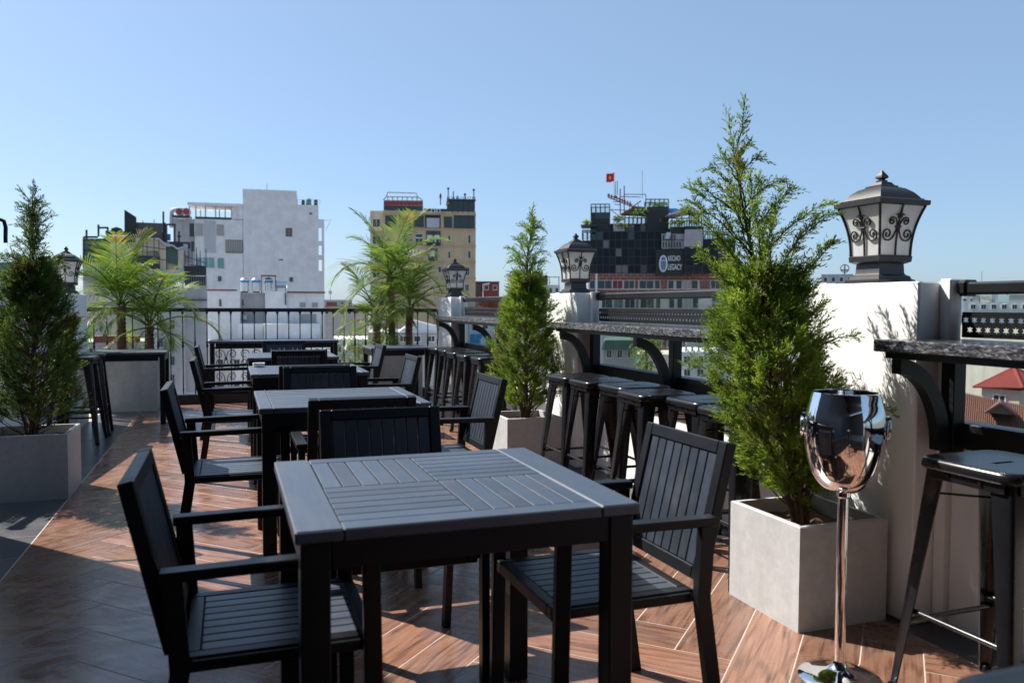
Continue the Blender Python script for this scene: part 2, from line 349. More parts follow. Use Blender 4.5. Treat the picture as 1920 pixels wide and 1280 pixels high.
def add_plank(u0, v0, lu, lv):
    # (u, v): u runs at +45 degrees, v at -45 degrees, in plank widths
    w = lambda u, v: O_+Vector((q2*(u+v), q2*(u-v)))*W_
    cs = [w(u0, v0), w(u0+lu, v0), w(u0+lu, v0+lv), w(u0, v0+lv)]
    if max(c.x for c in cs) < S0+.01 or min(c.x for c in cs) > S1-.01 or max(c.y for c in cs) < T0+.01 or min(c.y for c in cs) > T1-.01: return
    ctr = sum(cs, Vector((0, 0)))/4; rz = math.pi/4 if lu > lv else -math.pi/4
    if min(c.x for c in cs) >= S0 and max(c.x for c in cs) <= S1 and min(c.y for c in cs) >= T0 and max(c.y for c in cs) <= T1:
        o = link('plank', plank_me, fl, (*ctr, 0), rz)
    else:
        rot = Matrix.Rotation(rz, 2); hl, hw = N_*W_/2-G_, W_/2-G_
        poly = [tuple(ctr+rot @ Vector(p)) for p in ((-hl, -hw), (hl, -hw), (hl, hw), (-hl, hw))]
        poly = clip(poly, S0+G_, S1-G_, T0, T1)
        if len(poly) < 3: return
        inv = Matrix.Rotation(-rz, 2); lp = [tuple(inv @ (Vector(p)-ctr)) for p in poly]
        o = MB().prism(lp, -.02, 0).build('plank', 'wood_tile', fl, (*ctr, 0), rz=rz)
# herringbone lattice: in each row k a plank along u and one along v
for k in range(-70, 71):
    for j in range(-9, 10):
        # translation vectors (1,-1) and (N,N)
        u, v = k+N_*j, -k+N_*j
        add_plank(u, v-N_, 1, N_)            # plank along v ending on this corner
        add_plank(u, v, N_, 1)               # plank along u
# border tiles
dk = MB().cbox(0, .196, 0, .396, -.02, 0, .0015).mesh('tile', 'tile_dark')
for i in range(31): link('tile', dk, fl, (2.402, T0+.4*i, 0))
gr = MB().cbox(0, .396, 0, .396, -.02, 0, .0015).mesh('tile', 'tile_grey')
for i in range(31): link('tile', gr, fl, (-1.357, T0+.4*i, 0))

# ------------------------------------------------------------------ terrace walls
# tall wall of the stair house left of the frame (shades the near left of the floor)
sw = MB().box(-2.6, -1.75, -4.5, 5.54, -.004, 3.5).build('wall_left', 'tile_grey'); tag(sw, kind='structure')
bw = MB().box(-2.6, 2.95, -5.0, -4.5, -.004, 3.2).build('sky_blocker_wall', 'brown_panel'); tag(bw, kind='structure')  # unseen wall added behind the camera to cut the sky fill
cn = MB().box(-2.6, 2.95, -5.0, 2.5, 3.51, 3.65).build('sky_blocker_roof', 'dark_steel'); tag(cn, kind='structure')      # unseen roof added over the camera to darken the near foreground

def pillar(loc, label, mirror=1):
    p = thing('pillar', label, 'pillar', loc, group='white pillars along the terrace edge')
    m = mirror
    x = sorted((0, .205*m)); MB().cbox(x[0], x[1], 0, .62, 0, 1.318, .006).build('shaft', 'plaster', p)
    x = sorted((.10*m, .16*m)); MB().cbox(x[0], x[1], -.05, -.001, 0, 1.328, .004).build('jamb', 'plaster', p)
    x = sorted((.10*m, .16*m)); MB().cbox(x[0], x[1], .621, .67, 0, 1.328, .004).build('jamb', 'plaster', p)
    return p
PX = 2.46
pillar((PX, 2.37, 0), 'nearest white pillar, behind the chrome ice bucket and the tall juniper')
pillar((PX, 5.53, 0), 'middle white pillar with conifer shadow on its face, under the second lantern')
pillar((PX, 9.15, 0), 'farthest right white pillar beside the potted palms')
pillar((-1.38, 8.74, 0), 'white pillar on the left edge, behind the dark green juniper', -1)

def star_panel(length):
    """sheet with two staggered rows of six-pointed star holes, along -y from 0"""
    mb = MB(); cw = .037; n = int(length/cw); H = .095
    def cell(y0, z0, ch):
        cy, cz = y0-cw/2, z0+ch/2; ring = []
        for k in range(12):
            a = 2*math.pi*k/12+math.pi/2; r = .0155 if k % 2 == 0 else .0072
            ring.append((0, cy-r*math.cos(a), cz+r*math.sin(a)))
        outer = []
        for k in range(12):
            a = 2*math.pi*k/12+math.pi/2; dx, dz = -math.cos(a), math.sin(a)
            t = min((cw/2)/abs(dx) if abs(dx) > 1e-6 else 9, (ch/2)/abs(dz) if abs(dz) > 1e-6 else 9)
            outer.append((0, cy+dx*t, cz+dz*t))
        vs = ring+outer+[(0, cy+sx*cw/2, cz+sz*ch/2) for sx in (-1, 1) for sz in (-1, 1)]
        fs = [(k, (k+1) % 12, 12+(k+1) % 12, 12+k) for k in range(12)]
        for c in range(24, 28):
            d = sorted(range(12), key=lambda k: (Vector(vs[12+k])-Vector(vs[c])).length)[:2]; fs.append((12+d[0], c, 12+d[1]))
        mb.add(vs, fs)
    for i in range(n):
        cell(-i*cw, .0475, .036); 
        if i < n-1: cell(-i*cw-cw/2, .0115, .036)
    mb.add([(0, 0, .0115), (0, -cw/2, .0115), (0, -cw/2, .0475), (0, 0, .0475)], [(0, 1, 2, 3)])
    e = -n*cw; mb.add([(0, e+cw/2, .0115), (0, e, .0115), (0, e, .0475), (0, e+cw/2, .0475)], [(0, 1, 2, 3)])
    mb.add([(0, 0, 0), (0, e, 0), (0, e, .0115), (0, 0, .0115)], [(0, 1, 2, 3)]); mb.add([(0, 0, .0835), (0, e, .0835), (0, e, H), (0, 0, H)], [(0, 1, 2, 3)])
    return mb, n*cw

def balustrade(y1, y0, label, m=1, x=2.56, solid=False):
    """low parapet with sill beam, glass panes, star panel and handrail, from y0 to y1 (far end)"""
    t = thing('glass_balustrade', label, 'balustrade', (x, y1, 0), group='glass balustrades between the pillars')
    L = y1-y0
    X = lambda a, b: sorted((a*m, b*m))
    MB().cbox(*X(.03, .19), -L, 0, 0, .695, .004).build('parapet', 'plaster', t)
    if solid: MB().cbox(*X(.032, .188), -L, 0, .7905, 1.10, .004).build('upper_wall', 'plaster', t)
    MB().cbox(*X(.012, .10), -L, 0, .696, .79, .004).build('sill_beam', 'rail_black', t)
    n = 2; w = L/n
    for i in range(n):
        MB().box(*X(.062, .070), -(i+1)*w+.006, -i*w-.006, 1.101 if solid else .791, 1.268).build('pane', 'clear_glass', t)
    mb, ln = star_panel(L-.02)
    o = mb.build('star_panel', 'rail_black', t, (.05*m, -.01, 1.108)); md = o.modifiers.new('thick', 'SOLIDIFY'); md.thickness = .003
    r = MB()
    r.cbox(*X(.03, .085), -L+.01, -.02, 1.268, 1.315, .008).build('handrail', 'rail_black', t)
    for yy in (-.019, -L+.009):
        MB().cbox(*X(.022, .093), yy-.045 if yy < -.1 else yy-.03, yy+.018 if yy > -.1 else yy+.03, 1.262, 1.324, .012).build('rail_bracket', 'rail_black', t)
    return t
balustrade(2.32, -1.6, 'glass balustrade with star cut-outs at the right edge of the picture')
balustrade(5.48, 3.04, 'glass balustrade with star cut-outs between the two nearest pillars')
balustrade(9.10, 6.20, 'glass balustrade with star cut-outs behind the middle juniper')
balustrade(8.69, 5.9, 'glass balustrade on the left edge, mostly hidden by the dark juniper', -1, -1.48, True).rotation_euler.z = R(-8)

def counter(y1, y0, posts, label, m=1, x=2.24, inner=.38):
    t = thing('bar_counter', label, 'counter', (x, y1, 0), group='granite bar counters on the terrace edge')
    L = y1-y0; X = lambda a, b: sorted((a*m, b*m))
    MB().cbox(*X(0, inner), -L, -.002, 1.058, 1.102, .004).build('slab', 'granite', t)
    f = MB()
    f.cbox(*X(.03, .06), -L+.02, -.03, 1.034, 1.0575, .002); f.cbox(*X(inner-.045, inner-.015), -L+.02, -.03, 1.034, 1.0575, .002); f.build('support_frame', 'rail_black', t)
    for py in posts:
        d = py-y1
        MB().cbox(*X(inner-.085, inner-.025), d-.03, d+.03, .66, 1.0335, .003).build('post', 'rail_black', t)
        b = MB(); n = 12; vs = []
        cx, cz, ro, ri = .045, .70, inner-.10-.045+.0, inner-.10-.045-.05
        H = 1.033-.69
        for k in range(n+1):
            a = math.pi/2*k/n
            for r_, hh in ((1, 0), (0, 1)):
                rx = (inner-.086-.05) if r_ else (inner-.086-.05)-.055
                rz = H if r_ else H-.055
                px_ = .05+rx*math.sin(a)+(.0 if r_ else 0); pz_ = .69+rz*math.cos(a)
                for yy in (-.022, .022): vs.append((px_*m, d+yy, pz_))
        # ring of four vertices per step: outer-, outer+, inner-, inner+
        fs = []
        for k in range(n):
            a = 4*k; c = a+4
            fs += [(a, a+1, c+1, c), (a+2, c+2, c+3, a+3), (a, c, c+2, a+2), (a+1, a+3, c+3, c+1)]
        fs += [(0, 2, 3, 1), (4*n, 4*n+1, 4*n+3, 4*n+2)]
        b.add(vs, fs); sm(b.build('bracket', 'rail_black', t), 50)
    return t
counter(2.365, -1.6, (2.30, 1.0), 'granite bar counter with black bracket at the right edge of the picture')
counter(5.52, 3.0, (5.44, 4.3, 3.1), 'granite bar counter with curved brackets above the row of stools between the pillars')
counter(9.14, 6.2, (9.06, 7.7, 6.3), 'far granite bar counter beyond the middle juniper')
counter(8.70, 6.0, (8.6, 7.3, 6.1), 'left granite bar counter hidden behind the dark juniper', -1, -1.336, .15).rotation_euler.z = R(-8)

# ------------------------------------------------------------------ pillar lanterns
def make_lantern():
    t = thing('pillar_lantern', '', 'lantern')
    sm(MB().lathe([(.098, 0), (.098, .014), (.088, .018), (.084, .03), (.072, .036), (.068, .044), (.066, .082), (.078, .087), (.087, .092), (.089, .114), (.084, .118)], square=True).build('base', 'bronze', t), 30)
    zs = [.118+.207*k/10 for k in range(11)]
    hw = lambda z: .083+.038*max(0, (z-.118)/.207)**2.1
    for k in range(4):
        a = math.pi/2*k; rot = Matrix.Rotation(a, 4, 'Z')
        g_ = MB(); vs = []
        for z in zs: vs += [rot @ Vector((-hw(z)+.003, hw(z)-.004, z)), rot @ Vector((hw(z)-.003, hw(z)-.004, z))]
        g_.add(vs, [(2*i, 2*i+1, 2*i+3, 2*i+2) for i in range(10)])
        sm(g_.build('glass_panel', 'frosted', t), 60)
        c_ = MB(); c_.tube([rot @ Vector((hw(z), hw(z), z)) for z in zs], .0055, 6); sm(c_.build('corner_bar', 'bronze', t))
        s_ = MB(); on = lambda x, z: rot @ Vector((x, hw(z)+.002, z))
        s_.tube([on(0, z) for z in zs], .0042, 6)
        def spiral(cx, cz, r0, sgn, start, turns, join=None):
            pts = []; n = 22
            for i in range(n+1):
                q = i/n; r = r0*(1-.78*q); th = start+sgn*turns*2*math.pi*q; pts.append(on(cx+r*math.cos(th), cz+r*math.sin(th)))
            if join: pts = [on(*j) for j in join]+pts
            s_.tube(pts, [.0036]*(len(pts)-3)+[.0036, .004, .005], 6)
        for sg in (-1, 1):
            spiral(sg*.052, .205, .026, sg, -math.pi/2 if sg > 0 else -math.pi/2, 1.35, [(sg*.004, .245), (sg*.010, .215), (sg*.022, .19), (sg*.037, .180)])
            spiral(sg*.036, .258, .016, -sg if False else -sg, math.pi/2, 1.25, [(sg*.004, .232), (sg*.010, .255), (sg*.020, .270)])
            s_.tube([on(sg*.004, .272), on(sg*.013, .288), on(sg*.026, .284)], [.005, .004, .0015], 6)
        s_.tube([on(-.014, .236), on(.014, .236)], .005, 6)
        s_.tube([on(0, .275), on(0, .305), on(0, .322)], [.007, .0045, .003], 6)
        sm(s_.build('scrollwork', 'bronze', t), 60)
    sm(MB().lathe([(.124, .325), (.134, .329), (.135, .347), (.122, .350), (.112, .353), (.104, .366), (.088, .386), (.066, .403), (.046, .411), (.046, .416), (.036, .419), (.027, .432), (.016, .435), (.016, .441), (.010, .444)], square=True).build('roof', 'bronze', t), 30)
    b_ = MB()
    for k in range(4):
        rot = Matrix.Rotation(math.pi/2*k, 4, 'Z')
        for i in range(27):
            x = -.112+.224*i/26; p = rot @ Vector((x, .117, .352)); b_.box(p.x-.0025, p.x+.0025, p.y-.0025, p.y+.0025, p.z-.002, p.z+.0035)
    b_.build('beading', 'bronze', t)
    sm(MB().lathe([(.006, .4405), (.009, .446), (.019, .452), (.018, .460), (.010, .472), (.001, .487)], square=True).build('finial', 'bronze', t), 35)
    return t
lan = make_lantern()
LANT = [((2.562, 2.675, 1.3185), 'large black lantern with scrollwork on the nearest pillar'),
        ((2.562, 5.80, 1.3185), 'black lantern on the middle pillar, left of the dark hotel'),
        ((2.562, 9.36, 1.3185), 'small-looking black lantern on the far right pillar, before the ochre building'),
        ((-1.50, 9.0, 1.3185), 'black lantern on the left pillar, half behind the dark juniper')]
for i, (l, lb) in enumerate(LANT):
    o = lan if i == 0 else copy_tree(lan)
    o.location = l; o.scale = (.963,)*3; tag(o, lb, 'lantern', 'lanterns on the pillars')

# ------------------------------------------------------------------ back railing with balusters and scroll panel
def railing(name, p0, p1, n, label, scroll=None):
    p0, p1 = Vector(p0), Vector(p1); d = (p1-p0); L = d.length; rz = math.atan2(d.y, d.x)
    t = thing(name, label, 'railing', (*p0, 0), rz, group='black iron railings round the far end')
    MB().cbox(0, L, -.03, .03, 1.13, 1.178, .01).build('handrail', 'rail_black', t)
    MB().cbox(0, L, -.012, .012, .10, .121, .003).build('bottom_rail', 'rail_black', t)
    me = MB()
    me.lathe([(.0075, .121), (.0075, .16), (.013, .17), (.0075, .185), (.0065, .45), (.0075, .68), (.014, .70), (.016, .715), (.010, .735), (.015, .75), (.008, .77), (.006, .95), (.0075, 1.09), (.014, 1.115), (.018, 1.1295)], 8)
    bm = me.mesh('baluster', 'rail_black', True)
    for i in range(n): link('baluster', bm, t, (L*(i+.5)/n, 0, 0))
    if scroll:
        x0, x1 = scroll
        fr = MB(); fr.cbox(x0, x1, -.014, .014, .672, .69, .002); fr.cbox(x0, x1, -.014, .014, .765, .785, .002); fr.cbox(x0, x1, -.014, .014, .395, .41, .002); fr.build('scroll_frame', 'rail_black', t)
        for px_ in (x0, (x0+x1)/2, x1): MB().cbox(px_-.018, px_+.018, -.02, .02, .121, .785, .003).build('post', 'rail_black', t)
        for i in range(10):
            cx = x0+(x1-x0)*(i+.5)/10
            for (cz, r0) in ((.60, .06), (.50, .055), (.32, .052), (.22, .048)):
                s_ = MB(); sg = 1 if i % 2 else -1; up = 1 if cz in (.60, .32) else -1
                pts = [Vector((cx-sg*r0*1.25, -.002, cz-up*r0*1.3))]+[Vector((cx+sg*(-1)*r0*(1-.75*q)*math.cos(2.6*math.pi*q), -.002, cz+up*r0*(1-.75*q)*math.sin(2.6*math.pi*q))) for q in [k/20 for k in range(21)]]
                s_.tube(pts, .0055, 5); sm(s_.build('scroll', 'rail_black', t), 60)
    return t
cb = MB().cbox(-1.8, 2.95, 10.6, 10.86, -.003, .118, .006).build('kerb', 'tile_dark'); tag(cb, kind='structure')
railing('iron_railing', (-1.72, 10.7), (2.9, 10.7), 33, 'black iron railing along the back of the terrace', (1.54, 3.02))
k2 = MB().cbox(2.56, 2.8, 9.79, 10.595, -.003, .118, .006).build('kerb', 'tile_dark'); tag(k2, kind='structure')
railing('iron_railing', (2.66, 10.55), (2.66, 9.83), 6, 'short black iron railing between the far right pillar and the palms')
k3 = MB().cbox(-1.8, -1.56, 9.365, 10.595, -.003, .118, .006).build('kerb', 'tile_dark'); tag(k3, kind='structure')
railing('iron_railing', (-1.62, 10.55), (-1.62, 9.40), 8, 'short black iron railing behind the left pillar and left palm')

# ------------------------------------------------------------------ tables
def table(loc, sx, sy, label, style, z=.75, leg=.062, group='square black dining tables in a row'):
    t = thing('table', label, 'table', (*loc, 0), 0, group)
    hx, hy = sx/2, sy/2; th = .028
    for ax in (-1, 1):
        for ay in (-1, 1):
            x, y = ax*(hx-.012-leg/2), ay*(hy-.012-leg/2)
            MB().cbox(x-leg/2, x+leg/2, y-leg/2, y+leg/2, 0, z-th-.001, .003).build('leg', 'frame_black', t)
    ap = .062
    for ay in (-1, 1): y = ay*(hy-.012-.014); MB().cbox(-hx+.076, hx-.076, y-.012, y+.012, z-th-ap, z-th-.001, .002).build('apron', 'frame_black', t)
    for ax in (-1, 1): x = ax*(hx-.012-.014); MB().cbox(x-.012, x+.012, -hy+.076, hy-.076, z-th-ap, z-th-.001, .002).build('apron', 'frame_black', t)
    zt = z; zb = z-th; g = .002
    if style == 'plain':
        MB().cbox(-hx, hx, -hy, hy, zb, zt, .004).build('top', 'slat_x', t); return t
    bw = .10 if style == 'quarters' else .06; be = .062
    for ax in (-1, 1): x = sorted((ax*(hx-bw), ax*hx)); MB().cbox(x[0], x[1], -hy, hy, zb, zt, .004).build('edge_board', 'slat_y', t)
    for ay in (-1, 1): y = sorted((ay*(hy-be), ay*hy)); MB().cbox(-hx+bw+.0006, hx-bw-.0006, y[0], y[1], zb, zt-.0006, .003).build('edge_board', 'slat_x', t)
    ix, iy = hx-bw-.001, hy-be-.001
    MB().box(-ix, ix, -iy, iy, zb, zb+.010).build('tray', 'frame_black', t)
    if style == 'quarters':
        n = 6
        for qx in (-1, 1):
            for qy in (-1, 1):
                x0, x1 = sorted((qx*.001, qx*ix)); y0, y1 = sorted((qy*.001, qy*iy))
                along_x = (qx*qy > 0) if qy > 0 else (qx < 0)
                for k in range(n):
                    if along_x: y = y0+(y1-y0)*k/n; MB().cbox(x0, x1, y+g, y+(y1-y0)/n-g, zb+.010, zt-.001, .0012).build('slat', 'slat_x', t)
                    else: x = x0+(x1-x0)*k/n; MB().cbox(x+g, x+(x1-x0)/n-g, y0, y1, zb+.010, zt-.001, .0012).build('slat', 'slat_y', t)
    else:
        n = 9
        for k in range(n):
            y = -iy+2*iy*k/n; MB().cbox(-ix, ix, y+g, y+2*iy/n-g, zb+.010, zt-.001, .0022).build('slat', 'slat_x', t)
    return t
TB = [(.525, 2.10), (.528, 4.21), (.54, 6.105), (.555, 7.895)]
ORD = ['nearest', 'second', 'third', 'fourth']
table(TB[0], .8, .8, 'nearest square black table with slats in four quarters', 'quarters')
table(TB[1], .8, .8, 'second square black table from the front, striped slatted top', 'straight')
table(TB[2], .8, .8, 'third square black table from the front', 'straight')
table(TB[3], .8, .8, 'fourth square black table, last of the row before the scroll railing', 'straight')
table((-.95, 9.2), .70, .65, 'black table in front of the left grey planter with palms', 'plain', .738, .05, None)
table((1.83, 9.27), .68, .65, 'black table in front of the right palms, beside the far stools', 'plain', .745, .05, None)
table((.53, 10.28), 1.5, .42, 'long narrow black table against the back railing', 'plain', .79, .045, None)

# ------------------------------------------------------------------ chairs
def make_chair():
    t = thing('armchair', '', 'chair')
    # back panel: local plane leaning back
    z0, z1, yb0, yb1 = .455, .84, -.222, -.312
    dz = Vector((0, yb1-yb0, z1-z0)); ln = dz.length; up = dz.normalized()
    nrm = Vector((0, up.z, -up.y))
    m = Matrix((Vector((1, 0, 0)), nrm, up)).transposed().to_4x4(); m.translation = (0, yb0, z0)
    w = .222
    f = MB(); f.cbox(-w, -w+.04, -.034, 0, 0, ln, .003, m); f.cbox(w-.04, w, -.034, 0, 0, ln, .003, m)
    f.cbox(-w+.0402, w-.0402, -.034, -.0004, ln-.038, ln-.0004, .003, m); f.cbox(-w+.0402, w-.0402, -.034, -.0004, .0, .036, .003, m)
    f.build('back_frame', 'frame_black', t)
    n = 8; x0 = -w+.041; sw_ = (2*w-.082)/n
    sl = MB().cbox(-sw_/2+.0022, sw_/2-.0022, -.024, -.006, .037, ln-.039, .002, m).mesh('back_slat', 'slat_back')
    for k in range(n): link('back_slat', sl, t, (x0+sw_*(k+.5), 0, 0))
    sc_ = MB(); sc_.lathe([(.0042, 0), (.0042, .0012), (.002, .0018)], 8); rm = m @ Matrix.Translation((0, -.0241, ln-.056)) @ Matrix.Rotation(math.pi/2, 4, 'X'); sc_.v = [tuple(rm @ Vector(v)) for v in sc_.v]; sc_ = sc_.mesh('screw', 'tin')
    for k in range(n):
        for dx in (-.011, .011): link('screw', sc_, t, (x0+sw_*(k+.5)+dx, 0, 0))
    # seat
    sx, sy, sz = .215, .215, .435
    f = MB(); f.cbox(-sx, -sx+.034, -sy, sy, sz-.036, sz, .003); f.cbox(sx-.034, sx, -sy, sy, sz-.036, sz, .003)
    f.cbox(-sx+.0342, sx-.0342, sy-.034, sy, sz-.036, sz-.0004, .003); f.cbox(-sx+.0342, sx-.0342, -sy, -sy+.034, sz-.036, sz-.0004, .003)
    f.build('seat_frame', 'frame_black', t)
    n = 8; w2 = (2*sx-.070)/n
    ss = MB().cbox(-w2/2+.0022, w2/2-.0022, -sy+.0345, sy-.0345, sz-.02, sz-.001, .002).mesh('seat_slat', 'slat_y')
    for k in range(n): link('seat_slat', ss, t, (-sx+.035+w2*(k+.5), 0, 0))
    # side frames
    for s in (-1, 1):
        x = s*.242
        MB().beam((x, -.262, .632), (x, .232, .640), .046, .024, .003).build('armrest', 'frame_black', t)
        lg = MB(); lg.beam((x, .195, .6275), (x, .205, .0), .026, .042, .003, (0, 1, 0)); lg.build('leg', 'frame_black', t)
        lg = MB(); pts = [(-.235, .6205), (-.222, .42), (-.285, 0)]
        hw = .021; vs = []
        for (y, z) in pts:
            for dx in (-.013, .013):
                for dy in (-hw, hw): vs.append((x+dx, y+dy, z))
        fs = [(0, 1, 3, 2), (8, 10, 11, 9)]
        for k in (0, 4): fs += [(k, k+4, k+5, k+1), (k+2, k+3, k+7, k+6), (k, k+2, k+6, k+4), (k+1, k+5, k+7, k+3)]
        lg.add(vs, fs).build('leg', 'frame_black', t)
        # bracket that carries the seat between the legs
        xs = sorted((s*.2155, s*.2285)); MB().cbox(xs[0], xs[1], -.2, .195, .405, .43, .002).build('side_rail', 'frame_black', t)
    return t
ch = make_chair(); first = [True]
def chair(x, y, rz, label):
    o = ch if first[0] else copy_tree(ch); first[0] = False
    o.location = (x, y, 0); o.rotation_euler = (0, 0, R(rz)); tag(o, label, 'chair', 'black slatted armchairs round the square tables')
# local +y is the way the sitter faces: west chairs face +x (rz -90)
chair(.115, 2.115, -90, 'black armchair left of the nearest table, largest chair in the picture')
chair(.995, 2.13, 91, 'black armchair right of the nearest table, in front of the tall juniper')
chair(.53, 2.655, 180, 'black armchair behind the nearest table, its slatted back facing the front')
chair(.525, 3.68, 0, 'black armchair seen from behind at the front of the second table')
chair(.05, 4.15, -90, 'black armchair left of the second table')
chair(1.03, 4.19, 90, 'black armchair right of the second table, before the middle planter')
chair(.535, 4.785, 180, 'black armchair on the far side of the second table')
chair(.52, 5.60, 0, 'black armchair seen from behind at the front of the third table')
chair(.09, 6.13, -90, 'black armchair left of the third table')
chair(1.01, 6.09, 90, 'black armchair right of the third table')
chair(.58, 6.77, 180, 'black armchair on the far side of the third table')
chair(.56, 7.36, 0, 'black armchair seen from behind at the front of the fourth table')
chair(.05, 8.0, -90, 'black armchair left of the fourth table')
chair(1.08, 7.88, 90, 'black armchair right of the fourth table, below the palms')
chair(.56, 8.62, 180, 'black armchair on the far side of the fourth table')

# ------------------------------------------------------------------ bar stools
def rsq(h, r, n=5):
    pts = []
    for (cx, cy, a0) in ((h-r, h-r, 0), (-h+r, h-r, 90), (-h+r, -h+r, 180), (h-r, -h+r, 270)):
        for k in range(n+1): a = R(a0+90*k/n); pts.append((cx+r*math.cos(a), cy+r*math.sin(a)))
    return pts
def make_stool():
    t = thing('bar_stool', '', 'stool'); H = .76
    s = MB(); rings = [(.150, .045, H-.002), (.160, .05, H), (.166, .05, H-.004), (.169, .05, H-.012), (.170, .05, H-.028), (.168, .05, H-.032)]
    n = 24; vs = []; fs = []
    slot = []
    base = rsq(.11, .05)
    for k in range(n):     # slot in the middle of the seat
        x, y = base[k]; a = math.atan2(y, x); slot.append((max(-.042, min(.042, x*.6)), .010*math.sin(a), H-.004))
    vs += [(x, y, H-.016) for x, y, z in slot]; vs += slot
    for k in range(n): vs.append((base[k][0], base[k][1], H-.005))
    for (h, r, z) in rings: vs += [(x, y, z) for x, y in rsq(h, r)]
    for i in range(len(rings)+2):
        for k in range(n): a = i*n+k; b = i*n+(k+1) % n; fs.append((a, b, b+n, a+n))
    s.add(vs, fs); sm(s.build('seat', 'stool_black', t), 50)
    MB().cbox(-.055, .055, -.02, .02, H-.03, H-.017, .002).build('slot_plate', 'frame_black', t)
    ap = MB()
    for k in range(4):
        rot = Matrix.Rotation(math.pi/2*k, 4, 'Z'); ap.cbox(-.13, .13, .150, .158, H-.062, H-.025, .001, rot)
    ap.build('seat_apron', 'stool_black', t)
    for sx in (-1, 1):
        for sy in (-1, 1):
            l = MB(); vs = []; n = 7
            for (q, w) in ((0, .070), (.25, .058), (.6, .044), (.97, .028), (1, .027)):
                c = .147+(.212-.147)*q; z = H-.03-(H-.03)*q
                # folded sheet leg: an L section with a rounded outer corner, 4 mm sheet
                prof = [(c-w, c), (c-.012, c), (c-.004, c-.004), (c, c-.012), (c, c-w)]
                ins = [(c-.006, c-w), (c-.008, c-.016), (c-.012, c-.012), (c-.016, c-.008), (c-w, c-.006)]
                vs += [(sx*x, sy*y, z) for x, y in prof+ins]
            m_ = 10; fs = []
            for i in range(4):
                for k in range(m_): a = i*m_+k; b = i*m_+(k+1) % m_; fs.append((a, b, b+m_, a+m_) if sx*sy > 0 else (a+m_, b+m_, b, a))
            fs += [tuple(range(m_)), tuple(range(4*m_, 5*m_))[::-1]]
            l.add(vs, fs); lo = sm(l.build('leg', 'stool_black', t), 50)
            c = .200; MB().cbox(sx*c-.013, sx*c+.013, sy*c-.013, sy*c+.013, 0, .028, .004).build('rubber_foot', 'frame_black', lo)
            for (q, ax) in ((.15, 0), (.15, 1)):
                pass
    for k in range(4):
        rot = Matrix.Rotation(math.pi/2*k, 4, 'Z'); z = .27 if k % 2 else .235; c = .147+.065*(1-z/(H-.03))-.012
        b = MB(); b.tube([rot @ Vector((-c, c-.006, z)), rot @ Vector((c, c-.006, z))], .0085, 8); sm(b.build('footrest', 'stool_black', t), 50)
    for a in (45, 135):
        rot = Matrix.Rotation(R(a), 4, 'Z'); b = MB(); b.cbox(-.2, .2, -.01, .01, H-.115, H-.111, .001, rot); b.build('cross_brace', 'stool_black', t)
    for sx in (-1, 1):
        for k in range(2):
            rot = Matrix.Rotation(math.pi/2*k, 4, 'Z'); b = MB()
            for s2 in (-1, 1): b.tube([rot @ Vector((sx*.055, s2*.157, H-.045)), rot @ Vector((sx*.055, s2*.1635, H-.045))], .006, 8)
            b.build('rivet', 'stool_black', t)
    return t
st = make_stool(); sf = [True]
def stool(x, y, rz, label, group):
    o = st if sf[0] else copy_tree(st); sf[0] = False
    o.location = (x, y, 0); o.rotation_euler = (0, 0, R(rz)); tag(o, label, 'stool', group)
stool(2.19, 1.78, 1, 'black metal bar stool at the right edge beside the ice bucket', 'stools at the nearest counter')
GM = 'stools under the middle counter'
for (x, y, rz, lb) in [(2.2, 4.93, 2, 'leftmost black metal stool under the middle counter, beside the middle pillar'), (2.21, 4.585, -1, 'second black metal stool from the left under the middle counter'),
                       (2.25, 4.235, 1, 'third black metal stool from the left under the middle counter'), (2.18, 3.845, -2, 'fourth black metal stool from the left under the middle counter, pulled out a little'),
                       (2.27, 3.475, 0, 'fifth black metal stool from the left under the middle counter'), (2.22, 3.10, 1, 'black metal stool right behind the armchair and left of the tall juniper')]:
    stool(x, y, rz, lb, GM)
GF = 'stools under the far counter'
for (x, y, rz, lb) in [(2.25, 8.58, 2, 'farthest black metal stool, beside the table under the palms'), (2.26, 8.2, -2, 'second farthest black metal stool under the far counter'),
                       (2.24, 7.78, 1, 'third farthest black metal stool under the far counter'), (2.22, 7.32, 0, 'fourth farthest black metal stool under the far counter'),
                       (2.24, 6.92, -1, 'black metal stool of the far row next to the middle juniper')]:
    stool(x, y, rz, lb, GF)
stool(-1.26, 8.42, 3, 'black metal stool behind the dark juniper, beside the left table', 'stools at the left counter')
stool(-1.27, 7.96, -2, 'black metal stool hidden behind the dark juniper, nearer than its neighbour', 'stools at the left counter')
stool(.99, .585, 0, 'blurred black stool seat cut off at the bottom right corner', None)

# ------------------------------------------------------------------ ice bucket on its stand
ib = thing('ice_bucket', 'polished steel ice bucket on a tall stand beside the nearest planter', 'ice bucket', (1.885, 2.10, 0))
sm(MB().lathe([(.002, 0), (.128, 0), (.131, .006), (.124, .014), (.09, .022), (.04, .034), (.024, .045), (.018, .06), (.001, .06)], 40).build('foot', 'chrome', ib), 50)
sm(MB().lathe([(.017, .05), (.017, .60), (.022, .605), (.022, .618), (.012, .622)], 24).build('pole', 'chrome', ib), 40)
def smooth_profile(p, n=8):
    out = []
    for k in range(len(p)-1):
        a, c, d, e = (Vector(p[max(0, k-1)]), Vector(p[k]), Vector(p[k+1]), Vector(p[min(len(p)-1, k+2)]))
        for q in range(n):
            t_ = q/n; v = .5*((2*c)+(d-a)*t_+(2*a-5*c+4*d-e)*t_*t_+(3*c-a-3*d+e)*t_**3); out.append((max(.002, v.x), v.y))
    return out+[p[-1]]
